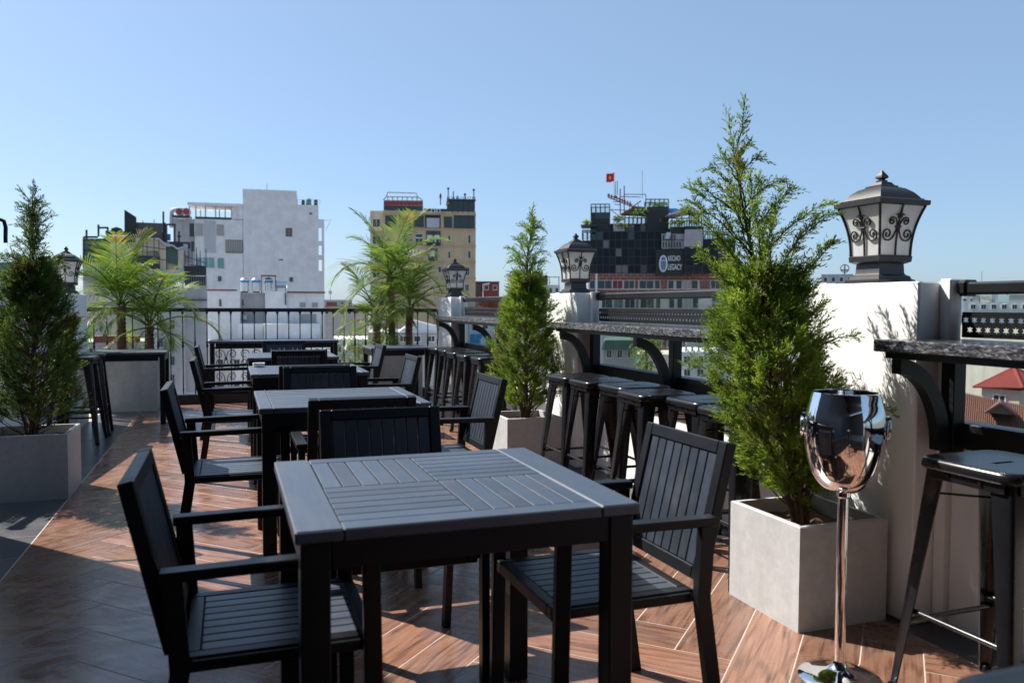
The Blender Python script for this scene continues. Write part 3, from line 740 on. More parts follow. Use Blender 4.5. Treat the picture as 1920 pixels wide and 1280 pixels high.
outer = smooth_profile([(.004, .619), (.036, .622), (.070, .637), (.098, .675), (.117, .735), (.1255, .80), (.1235, .865), (.112, .915), (.104, .943)])
inner = smooth_profile([(.099, .942), (.107, .912), (.118, .86), (.119, .80), (.108, .72), (.062, .645), (.004, .635)])
bk = sm(MB().lathe(outer+[(.1035, .9455), (.1, .9455)]+inner, 64).build('bucket', 'chrome', ib), 60)
for s in (-1, 1):
    a = R(-42) if s > 0 else R(138); d = Vector((math.cos(a), math.sin(a), 0)); u = Vector((-d.y, d.x, 0))
    k = MB(); c0 = d*.112+Vector((0, 0, .865)); k.tube([c0, c0+d*.012, c0+d*.018], [.008, .008, .009], 12); k.tube([c0+d*.016-u*.013, c0+d*.016+u*.013], .0075, 10)
    n = 20; c1 = c0+d*.019+Vector((0, 0, -.034)); k.tube([c1+(u*math.cos(2*math.pi*i/n)+Vector((0, 0, 1))*math.sin(2*math.pi*i/n))*.032 for i in range(n+1)], .0045, 8)
    sm(k.build('ring_handle', 'chrome', bk), 60)

# curved arm of a wall lantern that reaches in from the stair house
hk = thing('lantern_arm', 'curved black lantern arm at the far left edge of the picture', 'lantern arm', (-1.749, 5.4, 1.60))
MB().cbox(0, .012, -.04, .04, -.09, .13, .003).build('wall_plate', 'rail_black', hk)
b = MB(); b.tube([(.012, 0, .02), (.2, 0, .06), (.42, 0, .10), (.50, 0, .108), (.532, 0, .095), (.54, 0, .06), (.538, 0, 0), (.538, 0, -.03)], .011, 10); sm(b.build('arm', 'rail_black', hk), 60)

ash = thing('ashtray', 'small white ashtray on the third table', 'ashtray', (.215, 6.40, .7495))
sm(MB().lathe([(.035, 0), (.042, .004), (.045, .03), (.041, .03), (.036, .008), (.001, .008)], 20).build('bowl', 'sign_white', ash), 50)

# ------------------------------------------------------------------ planters
def planter(x0, x1, y0, y1, h, label, cat='planter', lip=.022):
    t = thing('planter', label, cat, ((x0+x1)/2, (y0+y1)/2, 0), group='grey concrete planters')
    hx, hy = (x1-x0)/2, (y1-y0)/2
    b = MB()
    o_ = [(-hx, -hy), (hx, -hy), (hx, hy), (-hx, hy)]; i_ = [(x-lip*(1 if x > 0 else -1), y-lip*(1 if y > 0 else -1)) for x, y in o_]
    c = .004; oc = [(x-c*(1 if x > 0 else -1), y-c*(1 if y > 0 else -1)) for x, y in o_]
    ring = [[(x, y, 0) for x, y in o_], [(x, y, h-c) for x, y in o_], [(x, y, h) for x, y in oc], [(x, y, h) for x, y in i_], [(x, y, h-.12) for x, y in i_]]
    vs = sum(ring, []); fs = [(3, 2, 1, 0)]
    for i in range(4):
        for k in range(4): a = 4*i+k; d = 4*i+(k+1) % 4; fs.append((a, d, d+4, a+4))
    b.add(vs, fs).build('box', 'concrete', t)
    n = 9; s = MB(); vs = []
    for j in range(n):
        for i in range(n): vs.append((-hx+lip+.001+(2*hx-2*lip-.002)*i/(n-1), -hy+lip+.001+(2*hy-2*lip-.002)*j/(n-1), h-.045-.03*rnd.random()))
    s.add(vs, [(j*n+i, j*n+i+1, (j+1)*n+i+1, (j+1)*n+i) for j in range(n-1) for i in range(n-1)]); sm(s.build('soil', 'soil', t), 80)
    return t
planter(2.0, 2.415, 2.447, 2.887, .40, 'square grey concrete planter of the tall juniper, behind the ice bucket')
planter(1.935, 2.37, 5.60, 6.05, .385, 'square pale concrete planter of the middle juniper')
planter(-1.44, -.955, 5.645, 6.12, .41, 'square grey concrete planter of the dark juniper on the left')
planter(-1.36, -.775, 10.06, 10.56, .615, 'tall grey concrete planter of the left palms')
planter(1.74, 2.32, 10.02, 10.55, .60, 'tall grey concrete planter of the right palms')

# ------------------------------------------------------------------ junipers
def leaf_mesh(name, P, D, S, L, W, m):
    """one rhombic leaf per row: base P, direction D, side S, length L, width W"""
    n = len(P); v = np.empty((n, 4, 3))
    v[:, 0] = P; v[:, 1] = P+D*(L*.45)[:, None]+S*(W*.5)[:, None]; v[:, 2] = P+D*L[:, None]; v[:, 3] = P+D*(L*.45)[:, None]-S*(W*.5)[:, None]
    me = bpy.data.meshes.new(name); me.vertices.add(4*n); me.vertices.foreach_set('co', v.ravel())
    me.loops.add(4*n); me.loops.foreach_set('vertex_index', np.arange(4*n, dtype=np.int32))
    me.polygons.add(n); me.polygons.foreach_set('loop_start', np.arange(0, 4*n, 4, dtype=np.int32)); me.polygons.foreach_set('loop_total', np.full(n, 4, dtype=np.int32))
    me.update(calc_edges=True); me.materials.append(M[m]); return me
def unit(a): return a/np.maximum(np.linalg.norm(a, axis=-1, keepdims=True), 1e-9)
def juniper(base, axis, prof, ntuft, plumes, label, m, seed, stems=5, zlow=.07, ztop=.6, dens=230, tw=(.03, .085)):
    """axis: [(u, dx, dy)] bends the stem; prof: [(u, radius)] of the dense body below ztop; plumes: [(u, azimuth deg, length, rise, droop)] open arching shoots"""
    g = np.random.default_rng(seed); H = base[3]; UP = np.array([0, 0, 1.])
    t = thing('juniper_tree', label, 'tree', base[:3], group='potted junipers')
    ax = lambda u: np.array([np.interp(u, [a[0] for a in axis], [a[1] for a in axis]), np.interp(u, [a[0] for a in axis], [a[2] for a in axis]), u*H])
    rad = lambda u: np.interp(u, [a[0] for a in prof], [a[1] for a in prof])
    tr = MB(); br = MB(); Ps, Ds = [], []
    tr.tube([tuple(ax(u)) for u in np.linspace(-.03, .88, 14)], [.017*(1-.88*u)+.0015 for u in np.linspace(0, 1, 14)], 7)
    for k in range(stems):
        a = 2*math.pi*(k+g.random()*.6)/stems; q = .025; d = np.array([math.cos(a), math.sin(a), 0])
        tr.tube([tuple(ax(0)+d*q+[0, 0, -.04])]+[tuple(ax(u)+d*(q+(rad(.35)*.6-q)*min(1, u/.4)**1.2)+g.normal(0, .006, 3)) for u in (.06, .14, .24, .4)], [.008, .008, .007, .005, .002], 6)
    def twig(p, d, tl, step=.0058, spread=.8, sag=0.):
        m_ = max(4, int(tl/step)); w = np.linspace(.05, 1, m_); rv = unit(g.normal(0, 1, 3)); sd = unit(np.cross(d, rv))
        Ps.append(p+np.outer(w*tl, d)+np.outer(w**2*tl*sag, -UP))
        alt = np.where(np.arange(m_) % 2 == 0, 1., -1.)[:, None]
        Ds.append(unit(d+sd*alt*np.linspace(spread, spread*.3, m_)[:, None]+g.normal(0, .22, (m_, 3))))
    for b in range(ntuft):                       # dense body: fans of sprays on the ends of short branches
        u = zlow+(ztop-zlow)*((b+g.random())/ntuft)**.92
        az = b*2.39996+g.normal(0, .4); out = np.array([math.cos(az), math.sin(az), 0])
        lump = .86+.22*math.sin(az*3+u*17)+.12*math.sin(az*5-u*31)
        f_ = (g.random()**.55); r = rad(u)*lump*(.35+.65*f_)
        el = g.uniform(.35, 1.1); p = ax(u)+out*r*.8; d0 = unit(out*math.cos(el)+UP*math.sin(el)+g.normal(0, .18, 3))
        if b % 4 == 0:
            q0 = ax(max(0, u-.09)); br.tube([tuple(q0), tuple(q0*.45+p*.55-UP*.012), tuple(p)], [.004, .003, .0016], 4, False)
        for k in range(int(g.integers(8, 13))):
            sp = unit(g.normal(0, 1, 3)); d = unit(d0+sp*g.uniform(.15, .75)); twig(p+d0*g.uniform(-.01, .035), d, g.uniform(.035, .075), .0056, .75)
    for (u, azd, ln, rise, droop) in plumes:     # open shoots
        az = R(azd); out = np.array([math.cos(az), math.sin(az), 0]); n = 12; s = np.linspace(0, 1, n)
        pts = ax(u)+np.outer(s**1.15*ln, out)+np.outer(rise*s-droop*s**3, UP)+np.cumsum(g.normal(0, .004, (n, 3)), 0)
        br.tube([tuple(q) for q in pts], [.0036*(1-.8*k/11)+.0006 for k in range(n)], 4, False); tan = unit(np.gradient(pts, axis=0)); L_ = math.hypot(ln, rise)
        for k in range(int(L_*dens)):
            q = g.random()**.8*.96+.04; i_ = q*(n-1); i0 = min(int(i_), n-2); pp = pts[i0]+(pts[i0+1]-pts[i0])*(i_-i0); tg = tan[i0]
            sd = unit(np.cross(tg, g.normal(0, 1, 3))); an = g.uniform(.35, .95); d = unit(tg*math.cos(an)+sd*math.sin(an)+UP*.12)
            twig(pp, d, g.uniform(*tw)*(1.15-.6*q), .0060, .6, .25)
        twig(pts[-2], tan[-1], .06, .005, .5, .3)
    P = np.concatenate(Ps); D = np.concatenate(Ds); n = len(P)
    S = unit(np.cross(D, g.normal(0, 1, (n, 3)))); L = g.uniform(.011, .022, n); W = g.uniform(.0034, .0060, n)
    sm(tr.build('trunk', 'trunk', t), 60); br.build('branches', 'trunk', t)
    link('crown', leaf_mesh('crown', P, D, S, L, W, m), t)
    return n
def shoots(seed, n, u0, u1, l0, l1, fixed=()):
    g = random.Random(seed); out = list(fixed)
    for k in range(n):
        q = (k+g.random()*.8)/n; u = u0+(u1-u0)*q; f = 1-q; ln = (l0*f+l1*q)*g.uniform(.6, 1.15)
        out.append((u, k*137.5+g.uniform(-25, 25), ln, ln*g.uniform(.8, 1.6)+.05, ln*g.uniform(.1, .6)))
    return out
nl = []
# azimuths: 20 degrees is to the right of the picture, 200 to the left
# azimuth 323 is to the right of the picture, 143 to the left, 233 towards the camera
nl.append(juniper((2.19, 2.67, .35, 1.62), [(0, 0, 0), (.15, -.05, .02), (.37, -.115, .05), (.55, -.155, .07), (.75, -.225, .10), (1, -.30, .12)],
        [(0, .06), (.08, .13), (.16, .24), (.26, .31), (.38, .30), (.48, .24), (.56, .19), (.64, .14), (.72, .09)], 980,
        [(.50, 323, .20, .50, .06), (.56, 318, .28, .42, .10), (.63, 325, .27, .36, .10), (.70, 320, .20, .28, .08), (.46, 335, .22, .46, .06), (.46, 300, .24, .44, .08), (.78, 322, .17, .16, .07), (.84, 325, .10, .14, .05), (.88, 320, .06, .14, .05),
         (.50, 143, .26, .52, .06), (.55, 150, .30, .42, .07), (.60, 135, .26, .42, .06), (.66, 143, .28, .30, .08), (.70, 150, .20, .28, .05), (.74, 140, .17, .22, .05), (.80, 145, .11, .17, .04), (.85, 150, .08, .15, .03), (.44, 160, .28, .44, .07), (.44, 130, .28, .46, .07),
         (.48, 233, .18, .46, .05), (.54, 220, .20, .42, .06), (.60, 250, .17, .38, .05), (.66, 200, .17, .32, .05), (.72, 240, .12, .26, .04), (.78, 215, .08, .22, .03), (.5, 60, .20, .46, .05), (.58, 40, .18, .40, .05), (.64, 80, .15, .34, .04), (.72, 50, .12, .26, .03), (.8, 70, .07, .20, .02),
         (.86, 300, .02, .30, .0), (.87, 100, .03, .22, .0), (.24, 318, .40, .22, .12), (.34, 325, .30, .30, .08)],
        'tall bright green juniper with feathery top beside the nearest pillar', 'juniper_bright', 3, ztop=.62, dens=200, tw=(.026, .074)))
nl.append(juniper((2.17, 5.84, .33, 1.62), [(0, 0, 0), (.55, 0, 0), (.8, .01, 0), (1, .06, 0)],
        [(0, .10), (.1, .22), (.2, .30), (.38, .31), (.48, .26), (.55, .20), (.62, .14), (.7, .09)], 860,
        shoots(32, 34, .46, .93, .20, .05, [(.86, 300, .02, .26, .0), (.72, 150, .15, .12, .06), (.9, 330, .09, .08, .05)]),
        'bushy yellow-green juniper with a thin spire before the middle pillar', 'juniper_bright', 5, ztop=.68, dens=220))
nl.append(juniper((-1.2, 5.88, .36, 1.57), [(0, 0, 0), (.5, .03, 0), (1, .03, 0)],
        [(0, .2), (.08, .32), (.25, .37), (.4, .32), (.52, .24), (.62, .16), (.72, .10)], 980,
        shoots(33, 56, .44, .93, .22, .05, [(.86, 300, .02, .28, .0)]),
        'dark green juniper with brown patches in the planter on the left', 'juniper_dark', 8, ztop=.7, dens=180))
print('leaves', nl)

# ------------------------------------------------------------------ palms
def frond_mesh(e0, droop, ln, seed):
    g = np.random.default_rng(seed); n = 26; s = np.linspace(0, 1, n); ang = e0-droop*s**1.3
    dx = np.cos(ang)*ln/n; dz = np.sin(ang)*ln/n; x = np.cumsum(dx); z = np.cumsum(dz)
    pts = np.stack([x, np.zeros(n), z], 1); tan = unit(np.gradient(pts, axis=0))
    mb = MB(); mb.tube([tuple(p) for p in pts[::2]], [.009*(1-.85*k/12)+.001 for k in range(13)], 5)
    mm = 32
    for k in range(mm):
        q = .14+.86*(k+.5)/mm; i = q*(n-1); i0 = min(int(i), n-2); p = pts[i0]+(pts[i0+1]-pts[i0])*(i-i0); tg = tan[i0]; up = np.array([-tg[2], 0, tg[0]])
        for sd in (-1, 1):
            L = ln*.40*math.sin(math.pi*min(1, .18+q*.78))**.8*g.uniform(.85, 1.1); w = .0068
            fwd = .55+.75*q; d = unit(tg*fwd+np.array([0, sd, 0])*1.0+up*g.uniform(.12, .45))
            sag = np.array([0, 0, -1])*L*g.uniform(.12, .38)
            wv = unit(np.cross(d, up+np.array([0, sd*.4, 0])))*w
            a = p+d*L*.0; b = p+d*L*.4+sag*.12; c = p+d*L*.75+sag*.5; e = p+d*L+sag
            mb.add([a-wv*.4, a+wv*.4, b-wv, b+wv, c-wv*.7, c+wv*.7, e], [(0, 1, 3, 2), (2, 3, 5, 4), (4, 5, 6)])
    return mb.mesh('frond', 'palm_leaf')
FR = [[frond_mesh(R(e), R(d), 1., 40+7*i+k) for k in range(2)] for i, (e, d) in enumerate([(84, 45), (70, 75), (55, 95), (38, 100), (18, 95), (-8, 75)])]
def palm(x, y, z0, zc, ln, nf, label, seed, tr_r=.045, leanx=0, skip=0):
    g = random.Random(seed)
    t = thing('palm', label, 'palm', (x, y, z0), group='potted feather palms')
    h = zc-z0; n = int(h/.022)+2; mb = MB(); pts = []; rr = []
    for k in range(n):
        q = k/(n-1); pts.append((leanx*q*q, 0, -.02+(h+.02)*q)); rr.append((tr_r*(1-.15*q)+(.006 if k % 2 else -.002))*(1 if q < .85 else 1.15))
    mb.tube(pts, rr, 10)
    for k in range(int(h*190)):       # old leaf stubs
        q = g.random(); a = g.uniform(0, 6.28); r_ = tr_r*(1-.1*q); p = Vector((leanx*q*q+r_*math.cos(a), r_*math.sin(a), h*q)); d = Vector((math.cos(a), math.sin(a), 1.0)).normalized()
        sd = d.cross(Vector((0, 0, 1))).normalized()*.012
        mb.add([p-sd, p+sd, p+d*.035], [(0, 1, 2)])
    mb.build('trunk', 'palm_trunk', t)
    for k in range(nf):
        q = (k+.5)/nf; cls = min(5, int(q*6)); a = k*2.39996+g.uniform(-.25, .25)
        o = link('frond', FR[cls][k % 2], t, (leanx, 0, h-.01), a); s = ln*g.uniform(.82, 1.1)*(1. if cls < 4 else .85)
        o.scale = (s, s, s); o.rotation_euler = (g.uniform(-.15, .15), g.uniform(-.12, .12), a)
    return t
palm(-1.16, 10.26, .56, 1.20, .95, 23, 'largest palm in the left planter, with upright bright fronds', 1, .05)
palm(-.86, 10.22, .56, .96, .95, 15, 'small palm in the left planter, arching to the right', 2, .045)
palm(1.97, 10.2, .55, 1.60, .93, 18, 'tallest palm in the right planter, before the ochre building', 4, .045, -.03)
palm(2.2, 10.3, .55, 1.20, .90, 14, 'palm with a scaly trunk on the right in the right planter', 5, .048, .02)
palm(1.80, 10.36, .55, 1.0, .90, 13, 'low palm on the left in the right planter', 6, .05)

# ------------------------------------------------------------------ the town around the terrace
GZ = -32.
class Bld:
    """a building whose facade plane stands at distance D straight ahead through picture column pxc, turned by yaw"""
    def __init__(s, name, label, pxc, D, yaw=0., group=None):
        r = ray(pxc, 560); f = r.x*math.sin(A)+r.y*math.cos(A); k = D/f
        s.o = Vector((r.x*k, r.y*k, 0)); s.rz = -A+yaw; s.D = D
        s.inv = Matrix.Rotation(-s.rz, 3, 'Z')
        s.t = thing(name, label, 'building', (s.o.x, s.o.y, GZ), s.rz, group)
        s.n = 0
    def p(s, px, py):
        r = s.inv @ ray(px, py); e = s.inv @ (Vector((0, 0, EYE))-s.o); k = -e.y/r.y
        return Vector((e.x+r.x*k, 0, e.z+r.z*k-GZ))
    def rect(s, px0, px1, py0, py1):
        c = (py0+py1)/2 if py1 is not None else py0
        x0 = s.p(px0, c).x; x1 = s.p(px1, c).x; m = (px0+px1)/2
        return x0, x1, (0 if py1 is None else s.p(m, py1).z), s.p(m, py0).z
    def box(s, name, m, px0, px1, py0, py1, y0=0., y1=10., parent=None):
        x0, x1, z0, z1 = s.rect(px0, px1, py0, py1)
        return MB().box(x0, x1, y0, y1, z0, z1).build(name, m, parent or s.t)
    def win(s, px0, px1, py0, py1, glass_='far_glass', frame='white_wall', mull=1, y=0., bars=0):
        x0, x1, z0, z1 = s.rect(px0, px1, py0, py1); w = min(.09, (x1-x0)*.1); f = MB()
        f.box(x0-w, x0, y-.10, y+.02, z0-w, z1+w); f.box(x1, x1+w, y-.10, y+.02, z0-w, z1+w); f.box(x0, x1, y-.10, y+.02, z1, z1+w); f.box(x0-w*.5, x1+w*.5, y-.16, y+.02, z0-w*1.3, z0-.001)
        for k in range(mull): xm = x0+(x1-x0)*(k+1)/(mull+1); f.box(xm-w*.35, xm+w*.35, y-.08, y+.02, z0, z1)
        for k in range(bars): zm = z0+(z1-z0)*(k+1)/(bars+1); f.box(x0, x1, y-.075, y+.02, zm-w*.35, zm+w*.35)
        o = f.build('window', frame, s.t); MB().box(x0, x1, y-.04, y+.015, z0, z1).build('pane', glass_, o); return o
    def bars(s, name, m, segs, r=.06, y=-.1):
        b = MB()
        for (ax, ay, bx, by) in segs:
            p0, p1 = s.p(ax, ay), s.p(bx, by); b.beam((p0.x, y, p0.z), (p1.x, y, p1.z), r*2, r*2, .01)
        return b.build(name, m, s.t)
    def poly(s, name, m, pts, y0, y1, parent=None):
        v = [s.p(*q) for q in pts]; n = len(v)
        vs = [(q.x, y0, q.z) for q in v]+[(q.x, y1, q.z) for q in v]
        return MB().add(vs, [tuple(range(n)), tuple(range(n, 2*n))[::-1]]+[(i, i+n, (i+1) % n+n, (i+1) % n) for i in range(n)]).build(name, m, parent or s.t)

# --- tall white building with the blind side wall
b = Bld('white_building', 'tall white building with a blind side wall and roof pavilion', 480, 160, R(14))
b.box('wall', 'white_wall', 455, 556, 356, None, 0, 16)
b.box('wall', 'white_wall', 556.2, 597, 384, None, .05, 14)
b.box('wall', 'white_wall', 365, 454.8, 411, None, .05, 14)
for (y0, y1) in ((411, 427), (452, 460), (478, 487), (508, None)): b.box('end_wall', 'white_wall', 597.2, 608, y0, y1, .1, .7)
b.box('end_wall', 'white_wall', 603.5, 608, 427, 508, .12, .68)
b.box('wall', 'grey_wall', 323, 364.8, 409, None, 1, 12)
b.box('roof_slab', 'white_wall', 352, 455, 381, 386, -.4, 9)
for x in (354, 366, 384, 403, 421, 433): b.box('column', 'grey_wall', x, x+2, 386.2, 411, 0, .4)
for x in (366, 403, 433): b.box('column', 'grey_wall', x, x+2, 386.2, 411, 7, 7.4)
b.box('pavilion_wall', 'white_wall', 435.5, 455, 386.2, 411, 0, 8)
b.box('parapet', 'dark_steel', 366, 434, 407, 411, -.1, 0)
for (x0, x1, y0, y1) in ((366, 381, 419, 442), (406, 420, 421, 442)): b.win(x0, x1, y0, y1, 'curtain', 'white_wall', 0)
b.box('infill_panel', 'tin', 383, 404, 414, 474, -.06, .03)
b.win(424, 454, 451, 473, 'curtain', 'brown_panel', 6)
b.win(369, 379, 483, 502, 'teal_panel', 'white_wall', 0); b.win(381, 402, 483, 502, 'teal_panel', 'white_wall', 1); b.win(408, 420, 484, 503, 'teal_panel', 'white_wall', 0)
b.win(409, 415, 518, 527, 'far_glass', 'grey_wall', 1); b.win(543, 549, 520, 528, 'far_glass', 'grey_wall', 1)
b.win(536, 547.5, 428, 443, 'brown_panel', 'grey_wall', 1, bars=2); b.box('vent', 'far_glass', 580, 585, 399, 402, -.05, .1)
b.box('vent', 'dark_steel', 523, 531, 486, 488, -.05, .02); b.win(354, 363, 418, 443, 'far_glass', 'grey_wall', 0, y=1.); b.win(355, 363, 452, 471, 'far_glass', 'grey_wall', 0, y=1.)
for k, (x0, x1, yt, mm) in enumerate(((565, 571.5, 371, 'dark_steel'), (573.5, 584, 369, 'green_tank'), (588.5, 596, 370.5, 'dark_steel'))):
    p0, p1, pt, pb = b.p(x0, 383), b.p(x1, 383), b.p(x0, yt), b.p(x0, 384)
    r_ = (p1.x-p0.x)/2; sm(MB().lathe([(r_, pb.z), (r_, pt.z-.2), (r_*.75, pt.z), (.1, pt.z)], 16, ((p0.x+p1.x)/2, 3)).build('water_tank', mm, b.t), 40)
b.bars('roof_railing', 'tin', [(557, 374, 600, 374), (557, 379, 600, 379), (557, 374, 557, 384), (600, 374, 600, 384)], .03, .5)
b.bars('mast', 'dark_steel', [(499.5, 341, 499.5, 356)], .04, 2); b.bars('aerial', 'tin', [(607, 412, 622, 412), (610, 432, 619, 415)], .04, 1)
for cx in (336.5, 349.5):
    c = b.p(cx, 397); q = MB(); q.tube([(c.x, -.2, c.z), (c.x, 1.2, c.z)], .72, 20); o = sm(q.build('exhaust_fan', 'tin', b.t), 40); q = MB(); q.tube([(c.x, -.26, c.z), (c.x, -.2, c.z)], .6, 20); sm(q.build('fan_grille', 'red_fan', o), 40)
pts = [b.p(*q) for q in ((345, 391), (330, 391), (322, 392), (319, 396), (319, 409), (319, 425))]
q = MB(); q.tube([(v.x, 1.6, v.z) for v in pts], .42, 12); sm(q.build('air_duct', 'tin', b.t), 50); b.box('fan_deck', 'dark_steel', 323, 356, 404, 406.5, -.3, 3)

# --- low white building with the steel water tanks
b = Bld('low_white_building', 'low white building with steel water tanks on its roof', 497, 105, R(14))
b.box('wall', 'white_wall', 386, 450, 545, None, 0, 12); b.box('coping', 'maroon', 386, 444, 542.5, 545, -.2, .4)
b.box('wall', 'grey_wall', 450.2, 497, 551, None, 1.2, 12); b.box('wall', 'white_wall', 497.2, 538, 546, None, -.3, 12)
b.box('wall', 'white_wall', 538.2, 606, 549.5, None, .1, 11); b.box('coping', 'maroon', 536, 610, 546.5, 549.3, -.3, .5)
b.win(411, 415.5, 561, 574, 'brown_panel', 'white_wall', 0); b.win(452, 456, 561, 574, 'brown_panel', 'white_wall', 0, y=1.2)
b.win(563, 572, 568, 575, 'curtain', 'grey_wall', 0, y=.1); b.win(586, 595, 568, 575, 'curtain', 'grey_wall', 0, y=.1)
b.box('annex', 'white_wall', 449, 496, 606, None, -2.5, 1.1); b.box('annex', 'white_wall', 497.4, 600, 606, None, -3.2, -.32); b.box('ledge', 'tin', 386, 640, 634, 637.5, -6, -3.3)
b.box('annex', 'dirty_wall', 380, 448.8, 640, None, -6.5, -.1); b.box('annex', 'white_wall', 449.2, 640, 640, None, -6.5, -3.4)
b.win(565, 592, 590, 603, 'curtain', 'grey_wall', 1, y=.1); b.box('downpipe', 'dark_steel', 534.5, 536.5, 549, 571, -.5, -.32)
b.box('air_conditioner', 'tin', 456, 462, 591, 599, .5, 1.15)
for i in range(8):
    x = 390+i*29; b.win(x, x+9, 668, 684, 'far_glass', 'grey_wall', 1, y=-6.5); b.win(x, x+9, 706, 722, 'far_glass', 'grey_wall', 1, y=-6.5)
def tank(px0, px1, pt, pb, label, y=4.):
    c0, c1, zt, zb = b.p(px0, pb), b.p(px1, pb), b.p(px0, pt).z, b.p(px0, pb).z; r_ = (c1.x-c0.x)/2
    w = b.t.matrix_basis @ Vector(((c0.x+c1.x)/2, y, 0))
    t = thing('water_tank', label, 'tank', (w.x, w.y, GZ+zb-.9), b.rz, 'steel water tanks on the low white building')
    h = zt-zb+.9
    sm(MB().lathe([(r_*.5, .9), (r_, 1.05), (r_, h-.35), (r_*.55, h-.12), (r_*.3, h-.1), (r_*.3, h), (.02, h)], 24).build('shell', 'steel_tank', t), 40)
    sm(MB().lathe([(r_*1.012, h-.75), (r_*1.012, h-.48)], 24).build('band', 'blue_panel', t), 40)
    for k in range(4):
        a = math.pi/2*k+.6; MB().beam((r_*.8*math.cos(a), r_*.8*math.sin(a), 0), (r_*.8*math.cos(a), r_*.8*math.sin(a), 1.1), .08, .08).build('leg', 'dark_steel', t)
    return zb
tank(448.5, 465.5, 518, 548, 'leftmost upright steel water tank on the low white building', 1.9)
tank(470, 487.5, 518, 548, 'second upright steel water tank on the low white building', 1.9)
tank(493, 511, 518, 548, 'upright steel water tank under a small brown roof on the low white building', 2.2)
b.box('tank_roof', 'brown_panel', 489, 517, 515.5, 517.3, .2, 3.8); b.bars('tank_roof_post', 'brown_panel', [(490, 517, 490, 551), (516, 517, 516, 551)], .05, .3)
b.box('roof_deck', 'grey_wall', 446, 497, 548.5, 551, .9, 5)
c0, c1 = b.p(514.5, 531), b.p(538, 531); r_ = .55; w = b.t.matrix_basis @ Vector(((c0.x+c1.x)/2, 1.5, 0)); zz = b.p(525, 546).z
t = thing('water_tank', 'horizontal steel water tank lying on a stand on the low white building', 'tank', (w.x, w.y, GZ+zz), b.rz, 'steel water tanks on the low white building')
hl = (c1.x-c0.x)/2; q = MB(); q.tube([(-hl, 0, .95), (-hl+.12, 0, .95), (hl-.12, 0, .95), (hl, 0, .95)], [r_*.75, r_, r_, r_*.75], 20); sm(q.build('shell', 'steel_tank', t), 40)
for sx in (-1, 1):
    for sy in (-1, 1): MB().beam((sx*hl*.7, sy*.3, 0), (sx*hl*.7, sy*.3, .6), .07, .07).build('leg', 'dark_steel', t)

# --- grey building with roof cages on the left
b = Bld('grey_building', 'grimy grey building with caged beige roof rooms and black roof screens', 300, 80, R(23))
b.box('wall', 'dirty_wall', 268, 345, 505, None, 0, 9); b.box('wall', 'dirty_wall', 345.2, 389, 517, None, 1, 9); b.box('wall', 'grey_wall', 152, 267.8, 492, None, 1.5, 11)
b.box('wall', 'beige_wall', 232, 318, 450, 504.8, 2.2, 8)
b.poly('awning', 'cream', [(254, 448), (297, 448), (312, 461), (312, 508), (300, 508), (296, 470), (254, 470)], .2, .35); b.poly('roof_edge', 'tin', [(253, 446.5), (298, 446.5), (313, 459), (323, 458), (333, 465), (343, 462), (344, 465), (333, 468.5), (323, 461.5), (312, 462.5), (297, 449), (253, 449)], -.3, 3)
b.box('roof_room', 'beige_wall', 256, 345, 470, 505, .6, 2.1); b.poly('side_sheet', 'green_roof', [(313, 464), (323, 463), (333, 470), (333, 497), (313, 492)], .3, .55); b.poly('awning', 'cream', [(334, 469), (344, 466), (344, 517), (334, 517)], .25, .4)
b.box('railing_band', 'dark_steel', 258, 300, 480, 504, -.25, -.15); b.bars('cage', 'dark_steel', [(x, y0, x, 508) for x, y0 in ((258, 470), (268, 414), (276, 450), (289, 412), (298, 450), (312, 462))]+[(254, 460, 312, 468), (254, 480, 312, 488)], .035, -.3); b.bars('cage', 'dark_steel', [(x, 470, x, 517) for x in (346, 353, 360, 368, 375)]+[(345, 480, 387, 494), (345, 495, 387, 500), (368, 464, 370, 505), (386, 467, 386, 520)], .035, -.3)
b.box('railing_band', 'dark_steel', 345.5, 387, 498, 516, .5, .6)
for k in range(9): b.win(346.5+k*4.6, 349.2+k*4.6, 518.5, 535, 'far_glass', 'dark_steel', 0, y=1.)
for (x, y) in ((300, 507), (304, 515)): b.win(x, x+3, y, y+18, 'far_glass', 'dark_steel', 0)
b.box('roof_block', 'dark_clad', 231, 312, 428, 452, 3, 8); b.box('roof_screen', 'brown_panel', 253, 304, 413, 446, 2.6, 2.9); b.box('roof_screen', 'dark_clad', 304.2, 311, 413, 450, 2.5, 3.2)
b.poly('roof_sign', 'dark_clad', [(231, 388), (254, 403), (254, 452), (231, 452)], 2.2, 2.55); b.box('roof_beam', 'dark_clad', 195, 268, 430.5, 438, 1.9, 2.15)
b.bars('roof_frame', 'dark_steel', [(181, 417, 181, 440), (181, 423, 200, 423), (199, 423, 199, 450), (311, 417, 330, 417), (328, 417, 328, 460), (312, 418, 312, 450), (306, 392, 306, 414), (266, 426, 290, 452), (152, 441, 180, 441), (153, 441, 153, 500), (158, 427, 158, 445), (336, 430, 336, 452), (333, 440, 340, 440)], .09, 2.3)
b.box('plant_box', 'dark_steel', 312, 358, 449, 462, 3, 5); b.box('blue_tarp', 'blue_panel', 313, 320, 434, 446, 3, 3.8); b.box('roof_unit', 'tin', 345, 353, 455, 475, 2, 3); b.box('roof_unit', 'grey_wall', 348, 360, 449, 490, 3.2, 4.2)
b.box('roof_room', 'brown_panel', 196, 252, 439, 470, 2.6, 6); b.box('roof_room', 'beige_wall', 205, 253, 452, 492, 1.6, 2.5); b.box('net_wall', 'green_roof', 153, 204.5, 446, 491.8, 1.8, 4); b.bars('net_frame', 'dark_steel', [(x, 446, x, 492) for x in (153, 166, 179, 192, 204)]+[(153, 446, 204, 446), (153, 468, 204, 468)], .06, 1.7)
